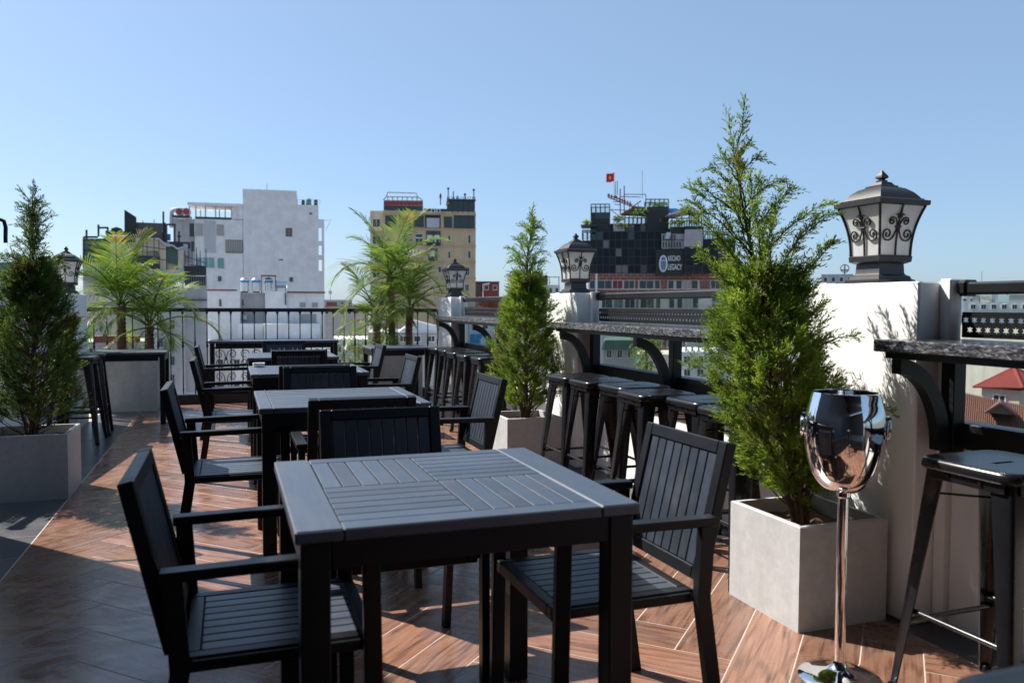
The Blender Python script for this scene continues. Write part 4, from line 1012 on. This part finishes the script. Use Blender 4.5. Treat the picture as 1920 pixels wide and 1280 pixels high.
b.poly('roof_hut', 'dark_steel', [(205, 424), (215, 421), (225, 424), (230, 432), (205, 432)], 2.6, 4)
for i in range(3):
    for j in range(4): b.win(276+i*22, 283+i*22, 600+j*34, 616+j*34, 'far_glass', 'grey_wall', 1)
b.win(190, 232, 640, 652, 'far_glass', 'white_wall', 3, y=1.5); b.box('stain_ledge', 'dark_steel', 345, 389, 561, 563, .7, 1.)

# --- ochre hotel
b = Bld('ochre_building', 'tall ochre building with glazed roof bar and dark windows', 790, 165, R(6))
b.box('wall', 'ochre_wall', 718, 892, 396, None, 0, 18); b.box('lit_side_face', 'beige_wall', 692, 717.8, 392, None, 3, 16)  # sunlight on the receding side face is put into a paler beige box
for y0 in (402, 429, 461, 491, 521): b.box('string_course', 'ochre_wall', 717, 893, y0-1, y0+.6, -.25, -.001)
for (x0, x1) in ((723, 742), (749, 770), (776, 794)): b.win(x0, x1, 405, 425, 'far_glass', 'brown_panel', 1)
b.win(833, 847, 407, 426, 'far_glass', 'brown_panel', 0); b.win(851.5, 889, 405, 427, 'far_glass', 'dark_steel', 3)
b.box('recess', 'dark_clad', 797, 826, 403, 429, -.12, .05); b.box('shutter', 'tin', 800, 824, 409, 427, -.2, -.13)
b.box('recess', 'far_glass', 799, 826, 433, 461, -.12, .05); b.bars('balcony_rail', 'dark_steel', [(799, 456, 826, 456), (799, 460, 826, 460), (812.5, 433, 812.5, 461)], .12, -.5); b.box('balcony_wall', 'white_wall', 801, 811, 441, 456, -.3, -.13); b.box('balcony_wall', 'white_wall', 814, 824, 441, 456, -.3, -.13); b.box('balcony_window', 'far_glass', 804, 809, 447, 455, -.34, -.31); b.box('balcony_window', 'far_glass', 818, 823, 447, 455, -.34, -.31)
b.box('recess', 'far_glass', 803, 820, 466, 489, -.12, .05); b.box('balcony_wall', 'white_wall', 805, 815, 470, 481, -.3, -.13)
b.win(779, 792.5, 447, 461, 'far_glass', 'white_wall', 1); b.win(779, 792.5, 439, 445, 'far_glass', 'white_wall', 0)
for (x0, x1, y0, y1) in ((840.5, 844, 442, 455), (878, 882, 441, 456), (840.5, 844, 472, 484), (878, 882, 471, 484), (873, 880, 501, 516), (872, 879, 533, 546), (756, 763, 441, 453), (750, 761, 469, 482), (745, 758, 499, 510), (808, 814, 537, 543), (742, 754, 530, 542), (822, 827, 500, 511)): b.win(x0, x1, y0, y1, 'far_glass', 'white_wall', 1 if x1-x0 > 6 else 0)
b.box('roof_terrace', 'dark_steel', 795, 840, 391, 402, .3, 8); b.box('glass_pavilion', 'far_glass', 848, 890, 376, 400, .1, 8); b.poly('glass_pavilion', 'far_glass', [(838, 384), (847.8, 377), (847.8, 400), (838, 400)], .15, 5)
b.box('pavilion_roof', 'dark_steel', 838, 892, 373.5, 376, -.3, 9)
for x in (848, 858, 868, 878, 889.5): b.box('mullion', 'dark_steel', x, x+1, 376.2, 400, -.05, .1)
for k in range(13): b.box('balustrade_post', 'dark_steel', 838+k*4.3, 839.2+k*4.3, 369, 373.4, -.2, 0)
b.bars('lamp_post', 'dark_steel', [(840.5, 353, 840.5, 374), (888.5, 354, 888.5, 374), (850, 358, 850, 374), (872, 364, 872, 374), (858, 366, 858, 374), (826, 362, 826, 384)], .1, .4)
for (x, y) in ((840.5, 353), (888.5, 355.5), (872, 364)): b.box('lamp_head', 'dark_steel', x-2, x+2, y-1.5, y+1.5, .2, .7)
for x in (808, 818): b.box('air_conditioner', 'white_wall', x, x+8, 392, 399, -.4, .2); 
for x in (812, 822): c = b.p(x, 395.5); q = MB(); q.tube([(c.x, -.46, c.z), (c.x, -.4, c.z)], .27, 14); q.build('condenser_fan', 'dark_steel', b.t)
b.box('roof_bar', 'curtain', 719, 793, 379, 396, .4, 7); b.box('roof_bar_glass', 'far_glass', 720, 792, 386, 394, .2, .38)
for k in range(10): x = 720+k*7.3; b.poly('awning', 'red_fan' if k % 2 else 'brick', [(x, 377), (x+7.2, 377), (x+7.2, 383.5), (x+3.6, 386), (x, 383.5)], -.3, -.1)
b.bars('pergola', 'tin', [(727, 361, 780, 362.5), (727, 361, 725, 368), (725, 368, 719, 375), (780, 362.5, 783, 369), (783, 369, 792, 376), (719, 376, 793, 377), (724, 369, 784, 370)]+[(727+k*9, 370, 728+k*9, 377) for k in range(7)], .1, -.2)
for k in range(6):
    c = b.p(731+k*9.5, 371); q = MB(); q.tube([(c.x+.5*math.cos(a), -.25, c.z+.45*math.sin(a)-.2) for a in [math.pi*j/8 for j in range(9)]], .07, 5); q.build('arch', 'tin', b.t)
b.bars('flag_pole', 'red_fan', [(826, 364, 826, 371)], .22, .5)
for k in range(5): b.box('balcony', 'cream', 690, 716, 425+k*32, 431+k*32, 1.4, 3); b.win(697, 711, 408+k*32, 423+k*32, 'far_glass', 'white_wall', 1, y=3.)

# --- dark hotel with sign, brick base and roof stairs
b = Bld('dark_building', 'black glass hotel with lettered sign, brick-faced base and red roof stairs', 1215, 150, R(-7))
DG, DC, DS = 'black_glass', 'dark_clad', 'dark_steel'
b.box('wall', DC, 1106, 1226, 434, 513, .4, 14); b.box('tower', DC, 1107, 1144, 397, 433.8, 1, 7); b.box('tower_glass', 'far_glass', 1116, 1143, 399, 409, .9, 1.02); b.box('core', DC, 1213.5, 1255, 386, 433.8, 1, 10); b.box('wall', DC, 1226.2, 1255, 434, 513, .2, 14); b.box('wall', DC, 1144.2, 1213, 417, 433.8, 2, 10)
b.box('terrace', DS, 1089, 1120, 421, 424, 0, 5); b.box('wall', DC, 1090, 1105.8, 450, 513, 1, 10)
b.box('wing', DC, 1255.2, 1281, 427, 513, -2, 12); b.box('wing', DC, 1281.2, 1315, 427, 513, -3.2, 12); b.box('wing', DC, 1315.2, 1378, 448, 513, -.5, 12)
def grid(px0, px1, py0, py1, nx, ny, y, g=DG, fr=DS, lit=()):
    """glazed wall: panes between thin mullions"""
    for i in range(nx):
        for j in range(ny):
            x0 = px0+(px1-px0)*i/nx; x1 = px0+(px1-px0)*(i+1)/nx; y0 = py0+(py1-py0)*j/ny; y1 = py0+(py1-py0)*(j+1)/ny
            m_ = dict(lit).get((i, j), g if g != DG else ('black_glass', 'black_glass', 'black_glass_tint')[rnd.randrange(3)]); b.box('pane', m_, x0+.35, x1-.35, y0+.35, y1-.35, y-.07, y-.002)
    b.bars('mullions', fr, [(px0+(px1-px0)*i/nx, py0, px0+(px1-px0)*i/nx, py1) for i in range(nx+1)]+[(px0, py0+(py1-py0)*j/ny, px1, py0+(py1-py0)*j/ny) for j in range(ny+1)], .05, y-.09)
grid(1107, 1213, 434, 512, 9, 5, .4, lit=(((2, 1), 'dim_curtain'), ((4, 4), 'dim_curtain'), ((5, 4), 'dim_curtain'), ((4, 2), 'dim_curtain'), ((8, 4), 'brown_panel'), ((6, 0), 'far_glass'), ((1, 0), 'far_glass')))
grid(1213.6, 1254.5, 434, 512, 3, 5, .2, lit=(((2, 2), 'brown_panel'),))
grid(1144.5, 1212.5, 418, 433, 6, 1, 2, lit=(((2, 0), 'dim_curtain'), ((3, 0), 'dim_curtain'), ((5, 0), 'dim_curtain')))
grid(1240, 1281, 441, 467, 8, 2, -2, 'far_glass', 'tin', (((5, 0), 'lilac_curtain'), ((6, 0), 'lilac_curtain'), ((7, 0), 'lilac_curtain'), ((7, 1), 'lilac_curtain')))
grid(1281.5, 1313, 434, 464, 2, 2, -3.2, 'lilac_curtain', 'tin'); grid(1281.5, 1313, 466, 512, 2, 4, -3.2)
grid(1315.5, 1376, 450, 512, 4, 4, -.5, lit=(((0, 2), 'far_glass'), ((2, 1), 'far_glass')))
b.poly('open_window', 'tin', [(1248, 438), (1256, 438), (1253, 450), (1245, 450)], -2.7, -2.55)
# terraces with glass rails, pergolas and plants
for (x0, x1, y0, y1, yy) in ((1108, 1143, 382, 397, .8), (1211, 1254, 373, 386, .6), (1092, 1118, 432, 450, -.2), (1172, 1212, 402, 417, 1.2), (1258, 1313, 412, 427, -2.4), (1317, 1372, 436, 449, -1)):
    n = max(3, int((x1-x0)/8)); b.bars('terrace_rail', DS, [(x0, y0, x1, y0)]+[(x0+(x1-x0)*k/n, y0, x0+(x1-x0)*k/n, y1) for k in range(n+1)], .09, yy); b.box('rail_glass', 'clear_glass', x0, x1, y0+(y1-y0)*.4, y1, yy+.1, yy+.14)
    b.bars('terrace_rail', DS, [(x0, y0, x1, y0)]+[(x0+(x1-x0)*k/n, y0, x0+(x1-x0)*k/n, y1) for k in range(n+1)], .09, yy+4.5)
b.bars('roof_stairs', 'red_steel', [(1140, 366, 1158, 371), (1158, 371, 1186, 384), (1140, 369, 1186, 387), (1140, 363, 1140, 369), (1163, 353, 1163, 402), (1170.5, 348, 1170.5, 402), (1186, 387, 1202, 376), (1162, 402, 1178, 396), (1155, 366, 1155, 371), (1186, 387, 1176, 400)]+[(1142+5*k, 362+1.9*k, 1142+5*k, 368+2.1*k) for k in range(9)], .1, .5)
b.bars('roof_frame', DS, [(1171, 364, 1211, 364), (1163, 368, 1201, 369), (1211, 364, 1211, 374), (1144, 392, 1160, 404), (1150, 378, 1164, 378), (1152, 383, 1164, 383), (1154, 356, 1154, 372), (1157.5, 338, 1157.5, 366), (1154, 340, 1154, 366)], .06, .4)
b.poly('hut_roof', 'brown_panel', [(1165, 398), (1190, 384), (1212, 386), (1212, 400), (1190, 398)], 2, 6); b.box('blue_sheet', 'blue_panel', 1255, 1272, 387, 396, 3, 3.4)
b.poly('pavilion_roof', 'tin', [(1246, 408), (1272, 395), (1288, 386), (1314, 404), (1300, 401), (1287, 396), (1272, 402)], -2.5, 4); b.bars('pavilion_frame', DS, [(1258, 405, 1258, 427), (1290, 398, 1290, 427), (1313, 404, 1313, 427), (1276, 402, 1276, 427), (1288, 385, 1288, 397)], .1, -2.3); b.bars('pavilion_frame', 'red_steel', [(1252, 412, 1290, 404)], .12, -2.2)
b.bars('mast', 'tin', [(1205, 316, 1205, 370)], .06, 2); b.bars('flag_pole', 'tin', [(1151.5, 322, 1151.5, 366)], .045, .5)
# roof plants
g_ = np.random.default_rng(21)
for (x, y, w_, h_, yy) in ((1160, 411, 16, 9, .6), (1197, 398, 24, 12, 1.5), (1235, 381, 26, 8, 3), (1165, 424, 20, 6, .9), (1270, 421, 30, 8, -2.6), (1300, 420, 14, 6, -3), (1100, 417, 10, 4, 1)):
    n = 160; c = b.p(x, y); e = b.p(x+w_/2, y-h_/2); P = np.stack([c.x+g_.normal(0, (e.x-c.x)*.6, n), yy+g_.normal(0, .5, n), c.z+g_.normal(0, (e.z-c.z)*.55, n)], 1); D = unit(g_.normal(0, 1, (n, 3))+[0, 0, .6])
    link('roof_plants', leaf_mesh('roof_plants', P, D, unit(np.cross(D, g_.normal(0, 1, (n, 3)))), g_.uniform(.35, .8, n), g_.uniform(.15, .3, n), 'juniper_bright'), b.t)['kind'] = 'stuff'
b.bars('scaffold', DS, [(x, 424, x, 449) for x in (1318, 1330, 1342, 1354, 1366)]+[(1316, y, 1370, y) for y in (428, 436)]+[(1318, 448, 1330, 424), (1342, 448, 1354, 424)], .07, -.8); b.bars('scaffold', DS, [(1258, 440, 1258, 468), (1240, 452, 1281, 452), (1092, 436, 1120, 436), (1216, 395, 1254, 395), (1146, 396, 1213, 399), (1180, 402, 1180, 384), (1196, 402, 1196, 386)], .06, -2.4)
b.box('planter_box', 'lilac_curtain', 1150, 1171, 418, 433, .5, 1.4)
# brick-faced base: every course built brick by brick
b.box('base_wall', 'mortar', 1103, 1378, 513.2, None, 0, 12); b.box('downpipe', 'white_wall', 1116.5, 1120, 513, 560, -.5, -.25)
courses = [(513.8, 518.8, 0), (519.8, 524.8, 6), (543.5, 549.5, 3), (550.5, 557, 9), (580, 587, 10)]
for (y0, y1, off) in courses:
    x = 1104-off
    while x < 1376:
        w_ = 13 if y0 < 540 else 19
        b.box('brick', 'brick', max(1104, x)+.5, min(x+w_, 1377)-.5, y0, y1, -.14, -.002); x += w_
for (x0, x1, mm) in ((1106, 1115, 'far_glass'), (1121, 1147, 'far_glass'), (1149, 1167, 'maroon'), (1170, 1189, 'far_glass'), (1191, 1196, 'maroon'), (1199, 1225, 'far_glass'), (1228, 1237, 'far_glass'), (1253, 1263, 'far_glass'), (1268, 1278, 'far_glass'), (1281, 1296, 'curtain'), (1297, 1308, 'far_glass'), (1333, 1350, 'far_glass')):
    b.win(x0, x1, 526, 541, mm, 'mortar', 1 if x1-x0 > 14 else 0, y=-.02); b.win(x0+2, x1+1, 559, 577, mm if mm != 'maroon' else 'dim_curtain', 'mortar', 1 if x1-x0 > 14 else 0, y=-.02)
for k in range(4):
    for (x0, x1) in ((1239, 1251), (1312, 1331), (1352, 1374)): b.box('brick', 'brick', x0, (x0+x1)/2-.4, 526+k*4, 529.2+k*4, -.13, -.002); b.box('brick', 'brick', (x0+x1)/2+.4, x1, 526+k*4, 529.2+k*4, -.13, -.002)
# sign
b.box('sign_board', DC, 1228, 1280.5, 470, 518, -2.5, -2.05)
def text_mesh(txt, m, h, px, py, y, name='sign_lettering'):
    cu = bpy.data.curves.new('t', 'FONT'); cu.body = txt; cu.size = 1; cu.extrude = .06; to = bpy.data.objects.new('t', cu); C.objects.link(to)
    dg = bpy.context.evaluated_depsgraph_get(); me = bpy.data.meshes.new_from_object(to.evaluated_get(dg)); bpy.data.objects.remove(to)
    co = np.empty(3*len(me.vertices)); me.vertices.foreach_get('co', co); co = co.reshape(-1, 3); lo, hi = co.min(0), co.max(0)
    p0, p1 = b.p(px[0], py[1]), b.p(px[1], py[0]); out = np.empty_like(co)
    out[:, 0] = p0.x+(co[:, 0]-lo[0])/(hi[0]-lo[0])*(p1.x-p0.x); out[:, 1] = y-(co[:, 2]-lo[2])*1.2; out[:, 2] = p0.z+(co[:, 1]-lo[1])/(hi[1]-lo[1])*(p1.z-p0.z)
    me.vertices.foreach_set('co', out.ravel()); me.materials.clear(); me.materials.append(M[m]); me.update(); link(name, me, b.t)
text_mesh('KECHO', 'sign_white', 1, (1251, 1273), (481, 490.5), -2.52); text_mesh('LEGACY', 'sign_white', 1, (1250.5, 1276.5), (496.5, 507), -2.52)
c = b.p(1242, 495.5); rx = (b.p(1249, 495.5).x-c.x); rz_ = (b.p(1242, 480).z-c.z); em = MB()
em.tube([(c.x+rx*.94*math.cos(a), -2.56, c.z+rz_*.94*math.sin(a)) for a in [2*math.pi*k/28 for k in range(29)]], .10, 6)
o = em.build('emblem_ring', 'sign_white', b.t); em = MB()
em.add([(c.x+rx*.86*math.cos(2*math.pi*k/28), -2.53, c.z+rz_*.86*math.sin(2*math.pi*k/28)) for k in range(28)], [tuple(range(28))[::-1]]).build('emblem_disc', 'sign_blue', b.t)
em = MB()
for (u0, v0, u1, v1) in ((-.5, .55, .5, .55), (-.3, .75, 0, .5), (.3, .75, 0, .5), (-.7, .2, .7, .2), (-.45, .2, -.45, -.25), (.45, .2, .45, -.25), (0, .2, 0, -.1), (-.7, -.3, .7, -.3), (-.25, -.1, .25, -.1), (-.5, -.55, -.1, -.55), (.1, -.55, .5, -.55), (-.3, -.3, -.3, -.8), (.3, -.3, .3, -.8)):
    em.beam((c.x+u0*rx, -2.57, c.z+v0*rz_), (c.x+u1*rx, -2.57, c.z+v1*rz_), .07, .09, .01)
em.build('emblem_marks', DC, b.t)
# flag
w = b.t.matrix_basis @ Vector((b.p(1151.5, 340).x, .5, 0)); p0, p1 = b.p(1136.5, 339), b.p(1151, 322.5)
fw, fh = p1.x-p0.x, p1.z-p0.z
fg = thing('flag', 'red flag with a yellow star flying above the dark hotel', 'flag', (w.x, w.y, GZ+p0.z), b.rz)
def wave(u, v): return (-.05-u*fw, .18*math.sin(u*5)*u, v*fh-.35*u*u-.12*math.sin(u*4))
n = 14; m_ = 6; vs = [wave(i/n, j/m_) for j in range(m_+1) for i in range(n+1)]
q = MB().add(vs, [(j*(n+1)+i, j*(n+1)+i+1, (j+1)*(n+1)+i+1, (j+1)*(n+1)+i) for j in range(m_) for i in range(n)]); o = sm(q.build('cloth', 'cloth_red', fg), 80); o.modifiers.new('s', 'SOLIDIFY').thickness = .02
sp = []
for k in range(10):
    a = math.pi/2+math.pi*k/5; r_ = .30 if k % 2 == 0 else .13; x_, y_, z_ = wave(.5+r_*math.cos(a)*.75, .5+r_*math.sin(a)); sp.append((x_, y_-.04, z_))
x_, y_, z_ = wave(.5, .5); MB().add(sp+[(x_, y_-.04, z_)], [(k, (k+1) % 10, 10) for k in range(10)]).build('star', 'cloth_yellow', fg)

# --- smaller neighbours: (name, label, px0, px1, top, D, wall, depth, windows, roof)
def block(label, px0, px1, top, D, wall, depth=10, yaw=None, rows=0, cols=0, roofm=None, name='house', wtop=6, wh=8, extra=None):
    global b
    if yaw is None: yaw = -math.atan(((px0+px1)/2-960)/F)
    b = Bld(name, label, (px0+px1)/2, D, yaw, 'houses and blocks around the terrace')
    b.box('wall', wall, px0, px1, top, None, 0, depth)
    if roofm: b.box('parapet', roofm, px0-.6, px1+.6, top-1.6, top-.05, -.2, depth+.2)
    for j in range(rows):
        for i in range(cols):
            x = px0+(px1-px0)*(i+.28)/cols; b.win(x, x+(px1-px0)/cols*.44, top+wtop+j*wh*2, top+wtop+j*wh*2+wh, 'far_glass', 'white_wall', 1 if (px1-px0)/cols > 16 else 0)
    return b
block('low dark red building right of the ochre one', 888, 936, 529, 220, 'maroon', 14, rows=1, cols=3, roofm='dark_steel'); b.bars('pipe', 'white_wall', [(905.5, 533, 905.5, 565), (905.5, 533, 918, 531.5)], .15, -.3); b.box('shed', 'dark_steel', 892, 901, 535, 550, -3, -.1)
block('pale block with a dark plant room behind the middle juniper', 1004, 1050, 534, 190, 'white_wall', 12, rows=1, cols=4); b.box('plant_room', 'dark_steel', 1006, 1027, 516, 533.9, 1, 6); b.bars('roof_rail', 'dark_steel', [(1027, 519, 1050, 519), (1030, 519, 1030, 534), (1048, 519, 1048, 534)], .08, 1)
block('grey block glimpsed left of the ochre building', 606, 690, 575, 240, 'grey_wall', 14, rows=1, cols=6, roofm='red_roof'); b.box('stair_room', 'brick', 612, 632, 566, 573, 1, 6); b.bars('aerial', 'tin', [(619, 540, 619, 567)], .1, 2); b.box('water_tank', 'tin', 616, 622, 545, 551, 1.5, 2.5)
block('white block with balconies below the palms, seen through the railing', 622, 720, 636, 90, 'white_wall', 10, rows=3, cols=4, wh=14, wtop=10); [b.box('balcony', 'grey_wall', 640+30*i, 662+30*i, 662+28*j, 670+28*j, -1.2, -.1) for i in range(2) for j in range(2)]; b.box('awning', 'brown_roof', 664, 700, 650, 655, -1.5, -.1)
block('grey roof block seen between the right palms', 690, 822, 624, 70, 'grey_wall', 9, roofm='tin', rows=1, cols=5, wh=10); b.poly('gable', 'white_wall', [(745, 624), (775, 600), (822, 612), (822, 624)], .5, 3)
block('house with a green roof at the left edge of the picture', -60, 108, 520, 60, 'white_wall', 10, rows=2, cols=5, wh=12, wtop=10); b.poly('roof', 'green_roof', [(-65, 521), (-50, 494), (60, 490), (112, 521)], -.6, 10)
block('pale house with a maroon canopy below the left palms', 150, 285, 640, 50, 'dirty_wall', 5, rows=3, cols=4, wh=16, wtop=12); b.box('canopy', 'maroon', 178, 262, 628, 640, -1.5, -.1)
block('pale far block on the skyline right of the tall juniper', 1540, 1600, 514, 210, 'grey_wall', 12, rows=1, cols=4); b.bars('aerial', 'dark_steel', [(1584, 497, 1584, 514), (1577, 506, 1591, 506)], .15, 1)
c = b.p(1584, 503); q = MB(); q.tube([(c.x+1.0*math.cos(a), .8, c.z+1.0*math.sin(a)) for a in [2*math.pi*k/16 for k in range(17)]], .12, 5); q.build('round_sign', 'dark_steel', b.t)
block('far roofs with tanks above the star panel at the right edge', 1815, 1990, 566, 130, 'white_wall', 14, rows=1, cols=9, wh=8, wtop=5); b.box('plant_room', 'curtain', 1823, 1836, 553, 565.9, .5, 5); b.box('plant_room', 'cream', 1840, 1856, 556, 565.9, .3, 5); b.box('plant_room', 'tin', 1859, 1870, 549, 565.9, 1, 5); b.box('louvre_wall', 'curtain', 1892, 1960, 552, 565.9, .4, 6); b.bars('aerial', 'tin', [(1840, 508, 1840, 555)], .06, 2); b.box('roof_light', 'dark_steel', 1861, 1893, 530, 533, 2, 4); b.bars('roof_light_post', 'dark_steel', [(1866, 532, 1866, 550), (1889, 532, 1889, 552)], .1, 3)
block('big blank beige wall seen through the nearest balustrade', 1800, 2040, 612, 85, 'beige_wall', 12, R(-64))
# hip-roofed house
b = block('house with a red hipped tile roof seen under the nearest counter', 1841, 1912, 729, 62, 'beige_wall', 3.6, R(-60)); b.win(1864, 1885, 741, 752, 'far_glass', 'white_wall', 1)
def hip(bb, px0, px1, pe, pr, pxr, m, ov=.45, dep=4.5, rows=16):
    """hipped roof built as overlapping courses of ribbed tiles"""
    e0, e1, r0 = bb.p(px0, pe), bb.p(px1, pe), bb.p((px0+px1)/2, pr); q = MB(); ym = dep/2
    E_ = [(e0.x-ov, -ov, e0.z), (e1.x+ov, -ov, e1.z), (e1.x+ov, dep+ov, e1.z), (e0.x-ov, dep+ov, e0.z)]; ap = Vector((r0.x, ym, r0.z))
    for k in range(4):
        a_, c_ = Vector(E_[k]), Vector(E_[(k+1) % 4]); nr_ = (c_-a_).cross(ap-a_).normalized(); nn = 30
        q.add([a_, c_, ap], [(0, 1, 2)])
        for i in range(nn):
            p0 = a_.lerp(c_, (i+.5)/nn); h_ = 1-abs(2*(i+.5)/nn-1); p1 = p0+(ap-(a_+c_)/2)*h_*.98
            q.beam(p0+nr_*.03, p1+nr_*.03, .08, .12, .01, nr_)
    o = q.build('roof', m, bb.t)
    q2_ = MB()
    for k in range(4): q2_.beam(Vector(E_[k])+Vector((0, 0, .05)), ap+Vector((0, 0, .05)), .2, .14, .02)
    q2_.build('ridge_tiles', m, o)
    f_ = MB(); f_.lathe([(.10, 0), (.12, .1), (.05, .2), (.09, .32), (.02, .55), (.005, .7)], 8, (ap.x, ap.y)); f_.v = [(x, y, z+ap.z) for x, y, z in f_.v]; f_.build('finial', m, o)
hip(b, 1841, 1912, 727, 691, 1898, 'red_roof', dep=3.6)
# brown tiled roof in front of it
b = block('long brown tiled roof with a small gable in front of the red-roofed house', 1790, 1990, 815, 55, 'beige_wall', 5)
v0, v1, v2, v3 = b.p(1800, 792), b.p(1990, 815), b.p(1990, 785), b.p(1800, 744); q = MB()
q.add([(v0.x, -1.2, v0.z), (v1.x, -1.2, v1.z), (v2.x, 3.2, v2.z), (v3.x, 3.2, v3.z), (v0.x, 7.4, v0.z), (v1.x, 7.4, v1.z)], [(0, 1, 2, 3), (3, 2, 5, 4)])
for k in range(46):
    u = (k+.5)/46; q.beam(Vector((v0.x, -1.2, v0.z)).lerp(Vector((v1.x, -1.2, v1.z)), u)+Vector((0, 0, .02)), Vector((v3.x, 3.2, v3.z)).lerp(Vector((v2.x, 3.2, v2.z)), u)+Vector((0, 0, .03)), .08, .13, .01)
q.build('roof', 'brown_roof', b.t)
g0, g1, g2 = b.p(1850, 772), b.p(1905, 776), b.p(1876, 755)
MB().add([(g0.x, -.6, g0.z), (g1.x, -.6, g1.z), (g2.x, -.6, g2.z), (g0.x, 2.6, g0.z), (g1.x, 2.6, g1.z), (g2.x, 2.6, g2.z)], [(0, 1, 2), (0, 2, 5, 3), (1, 4, 5, 2), (3, 5, 4)]).build('gable', 'brown_panel', b.t)
q = MB(); q.beam((g0.x-.1, -.7, g0.z), (g2.x, -.7, g2.z+.06), .3, .16, .02); q.beam((g1.x+.1, -.7, g1.z), (g2.x, -.7, g2.z+.06), .3, .16, .02); q.build('gable_edge', 'brick', b.t)
# seen through the middle balustrade
block('grey-green roofed house seen through the middle balustrade', 1132, 1192, 640, 60, 'curtain', 6, rows=1, cols=3, wh=14, wtop=16); b.poly('roof', 'green_roof', [(1128, 655), (1134, 637), (1190, 637), (1196, 655)], -.5, 6)
block('red-brown house with terrace roof seen through the middle balustrade', 1206, 1285, 624, 75, 'brick', 7, roofm='red_roof', rows=1, cols=4, wh=12, wtop=14)
block('stained pale wall with green trim seen through the middle balustrade', 1194, 1262, 664, 50, 'beige_wall', 5); b.poly('roof', 'teal_panel', [(1190, 682), (1200, 672), (1208, 682)], -1, .5)
block('white rooftop with pipes seen right of the post in the middle balustrade', 1276, 1350, 660, 48, 'white_wall', 6, rows=2, cols=3, wh=12, wtop=8); [b.box('vent_stack', 'curtain', 1284+12*k, 1288+12*k, 645-2*k, 660, .5, 1.) for k in range(4)]
block('pale street block seen through the far balustrade', 880, 1000, 600, 65, 'white_wall', 7, rows=3, cols=6, wh=10, wtop=6); b.box('blue_sheet', 'blue_panel', 882, 915, 625, 645, -1, -.2)
g_ = np.random.default_rng(33); n = 900
for (px, py, D, w_, h_, lb) in ((1212, 652, 46, 1.0, 1.6, 'small leafy tree on a roof seen through the middle balustrade'), (672, 648, 60, 1.8, 1.6, 'roof garden shrub below the palms')):
    r = ray(px, py); k = D/(r.x*math.sin(A)+r.y*math.cos(A)); P0 = Vector((r.x*k, r.y*k, EYE+r.z*k))
    t = thing('roof_tree', lb, 'tree', (P0.x, P0.y, P0.z-h_*1.6)); q = MB(); q.tube([(0, 0, -.5), (.05, 0, h_), (0, .05, h_*1.8)], [.09, .06, .03], 7); q.build('trunk', 'trunk', t)
    P = unit(g_.normal(0, 1, (n, 3)))*(g_.random((n, 1))**.4)*[w_, w_, h_]+[0, 0, h_*1.6]; D_ = unit(g_.normal(0, 1, (n, 3))+[0, 0, .4]); link('crown', leaf_mesh('crown', P, D_, unit(np.cross(D_, g_.normal(0, 1, (n, 3)))), g_.uniform(.12, .25, n), g_.uniform(.06, .12, n), 'juniper_bright'), t)
# pale skyline far off
for i, (x0, x1, tp, D, lb) in enumerate(((-120, 60, 560, 420, 'pale far block low on the skyline at the left edge'), (600, 660, 562, 520, 'hazy far block just right of the white building'), (926, 1010, 556, 480, 'hazy far block between the ochre building and the middle juniper'), (1370, 1480, 556, 460, 'hazy far block behind the tall juniper'), (1590, 1700, 552, 500, 'hazy far block behind the nearest pillar'), (1930, 2100, 545, 450, 'hazy far block beyond the right edge rail'), (1760, 1830, 556, 400, 'hazy far block beside the right handrail'))):
    block(lb, x0, x1, tp, D, ('white_wall', 'grey_wall', 'beige_wall')[i % 3], 20, rows=1, cols=5, wh=4, wtop=4)
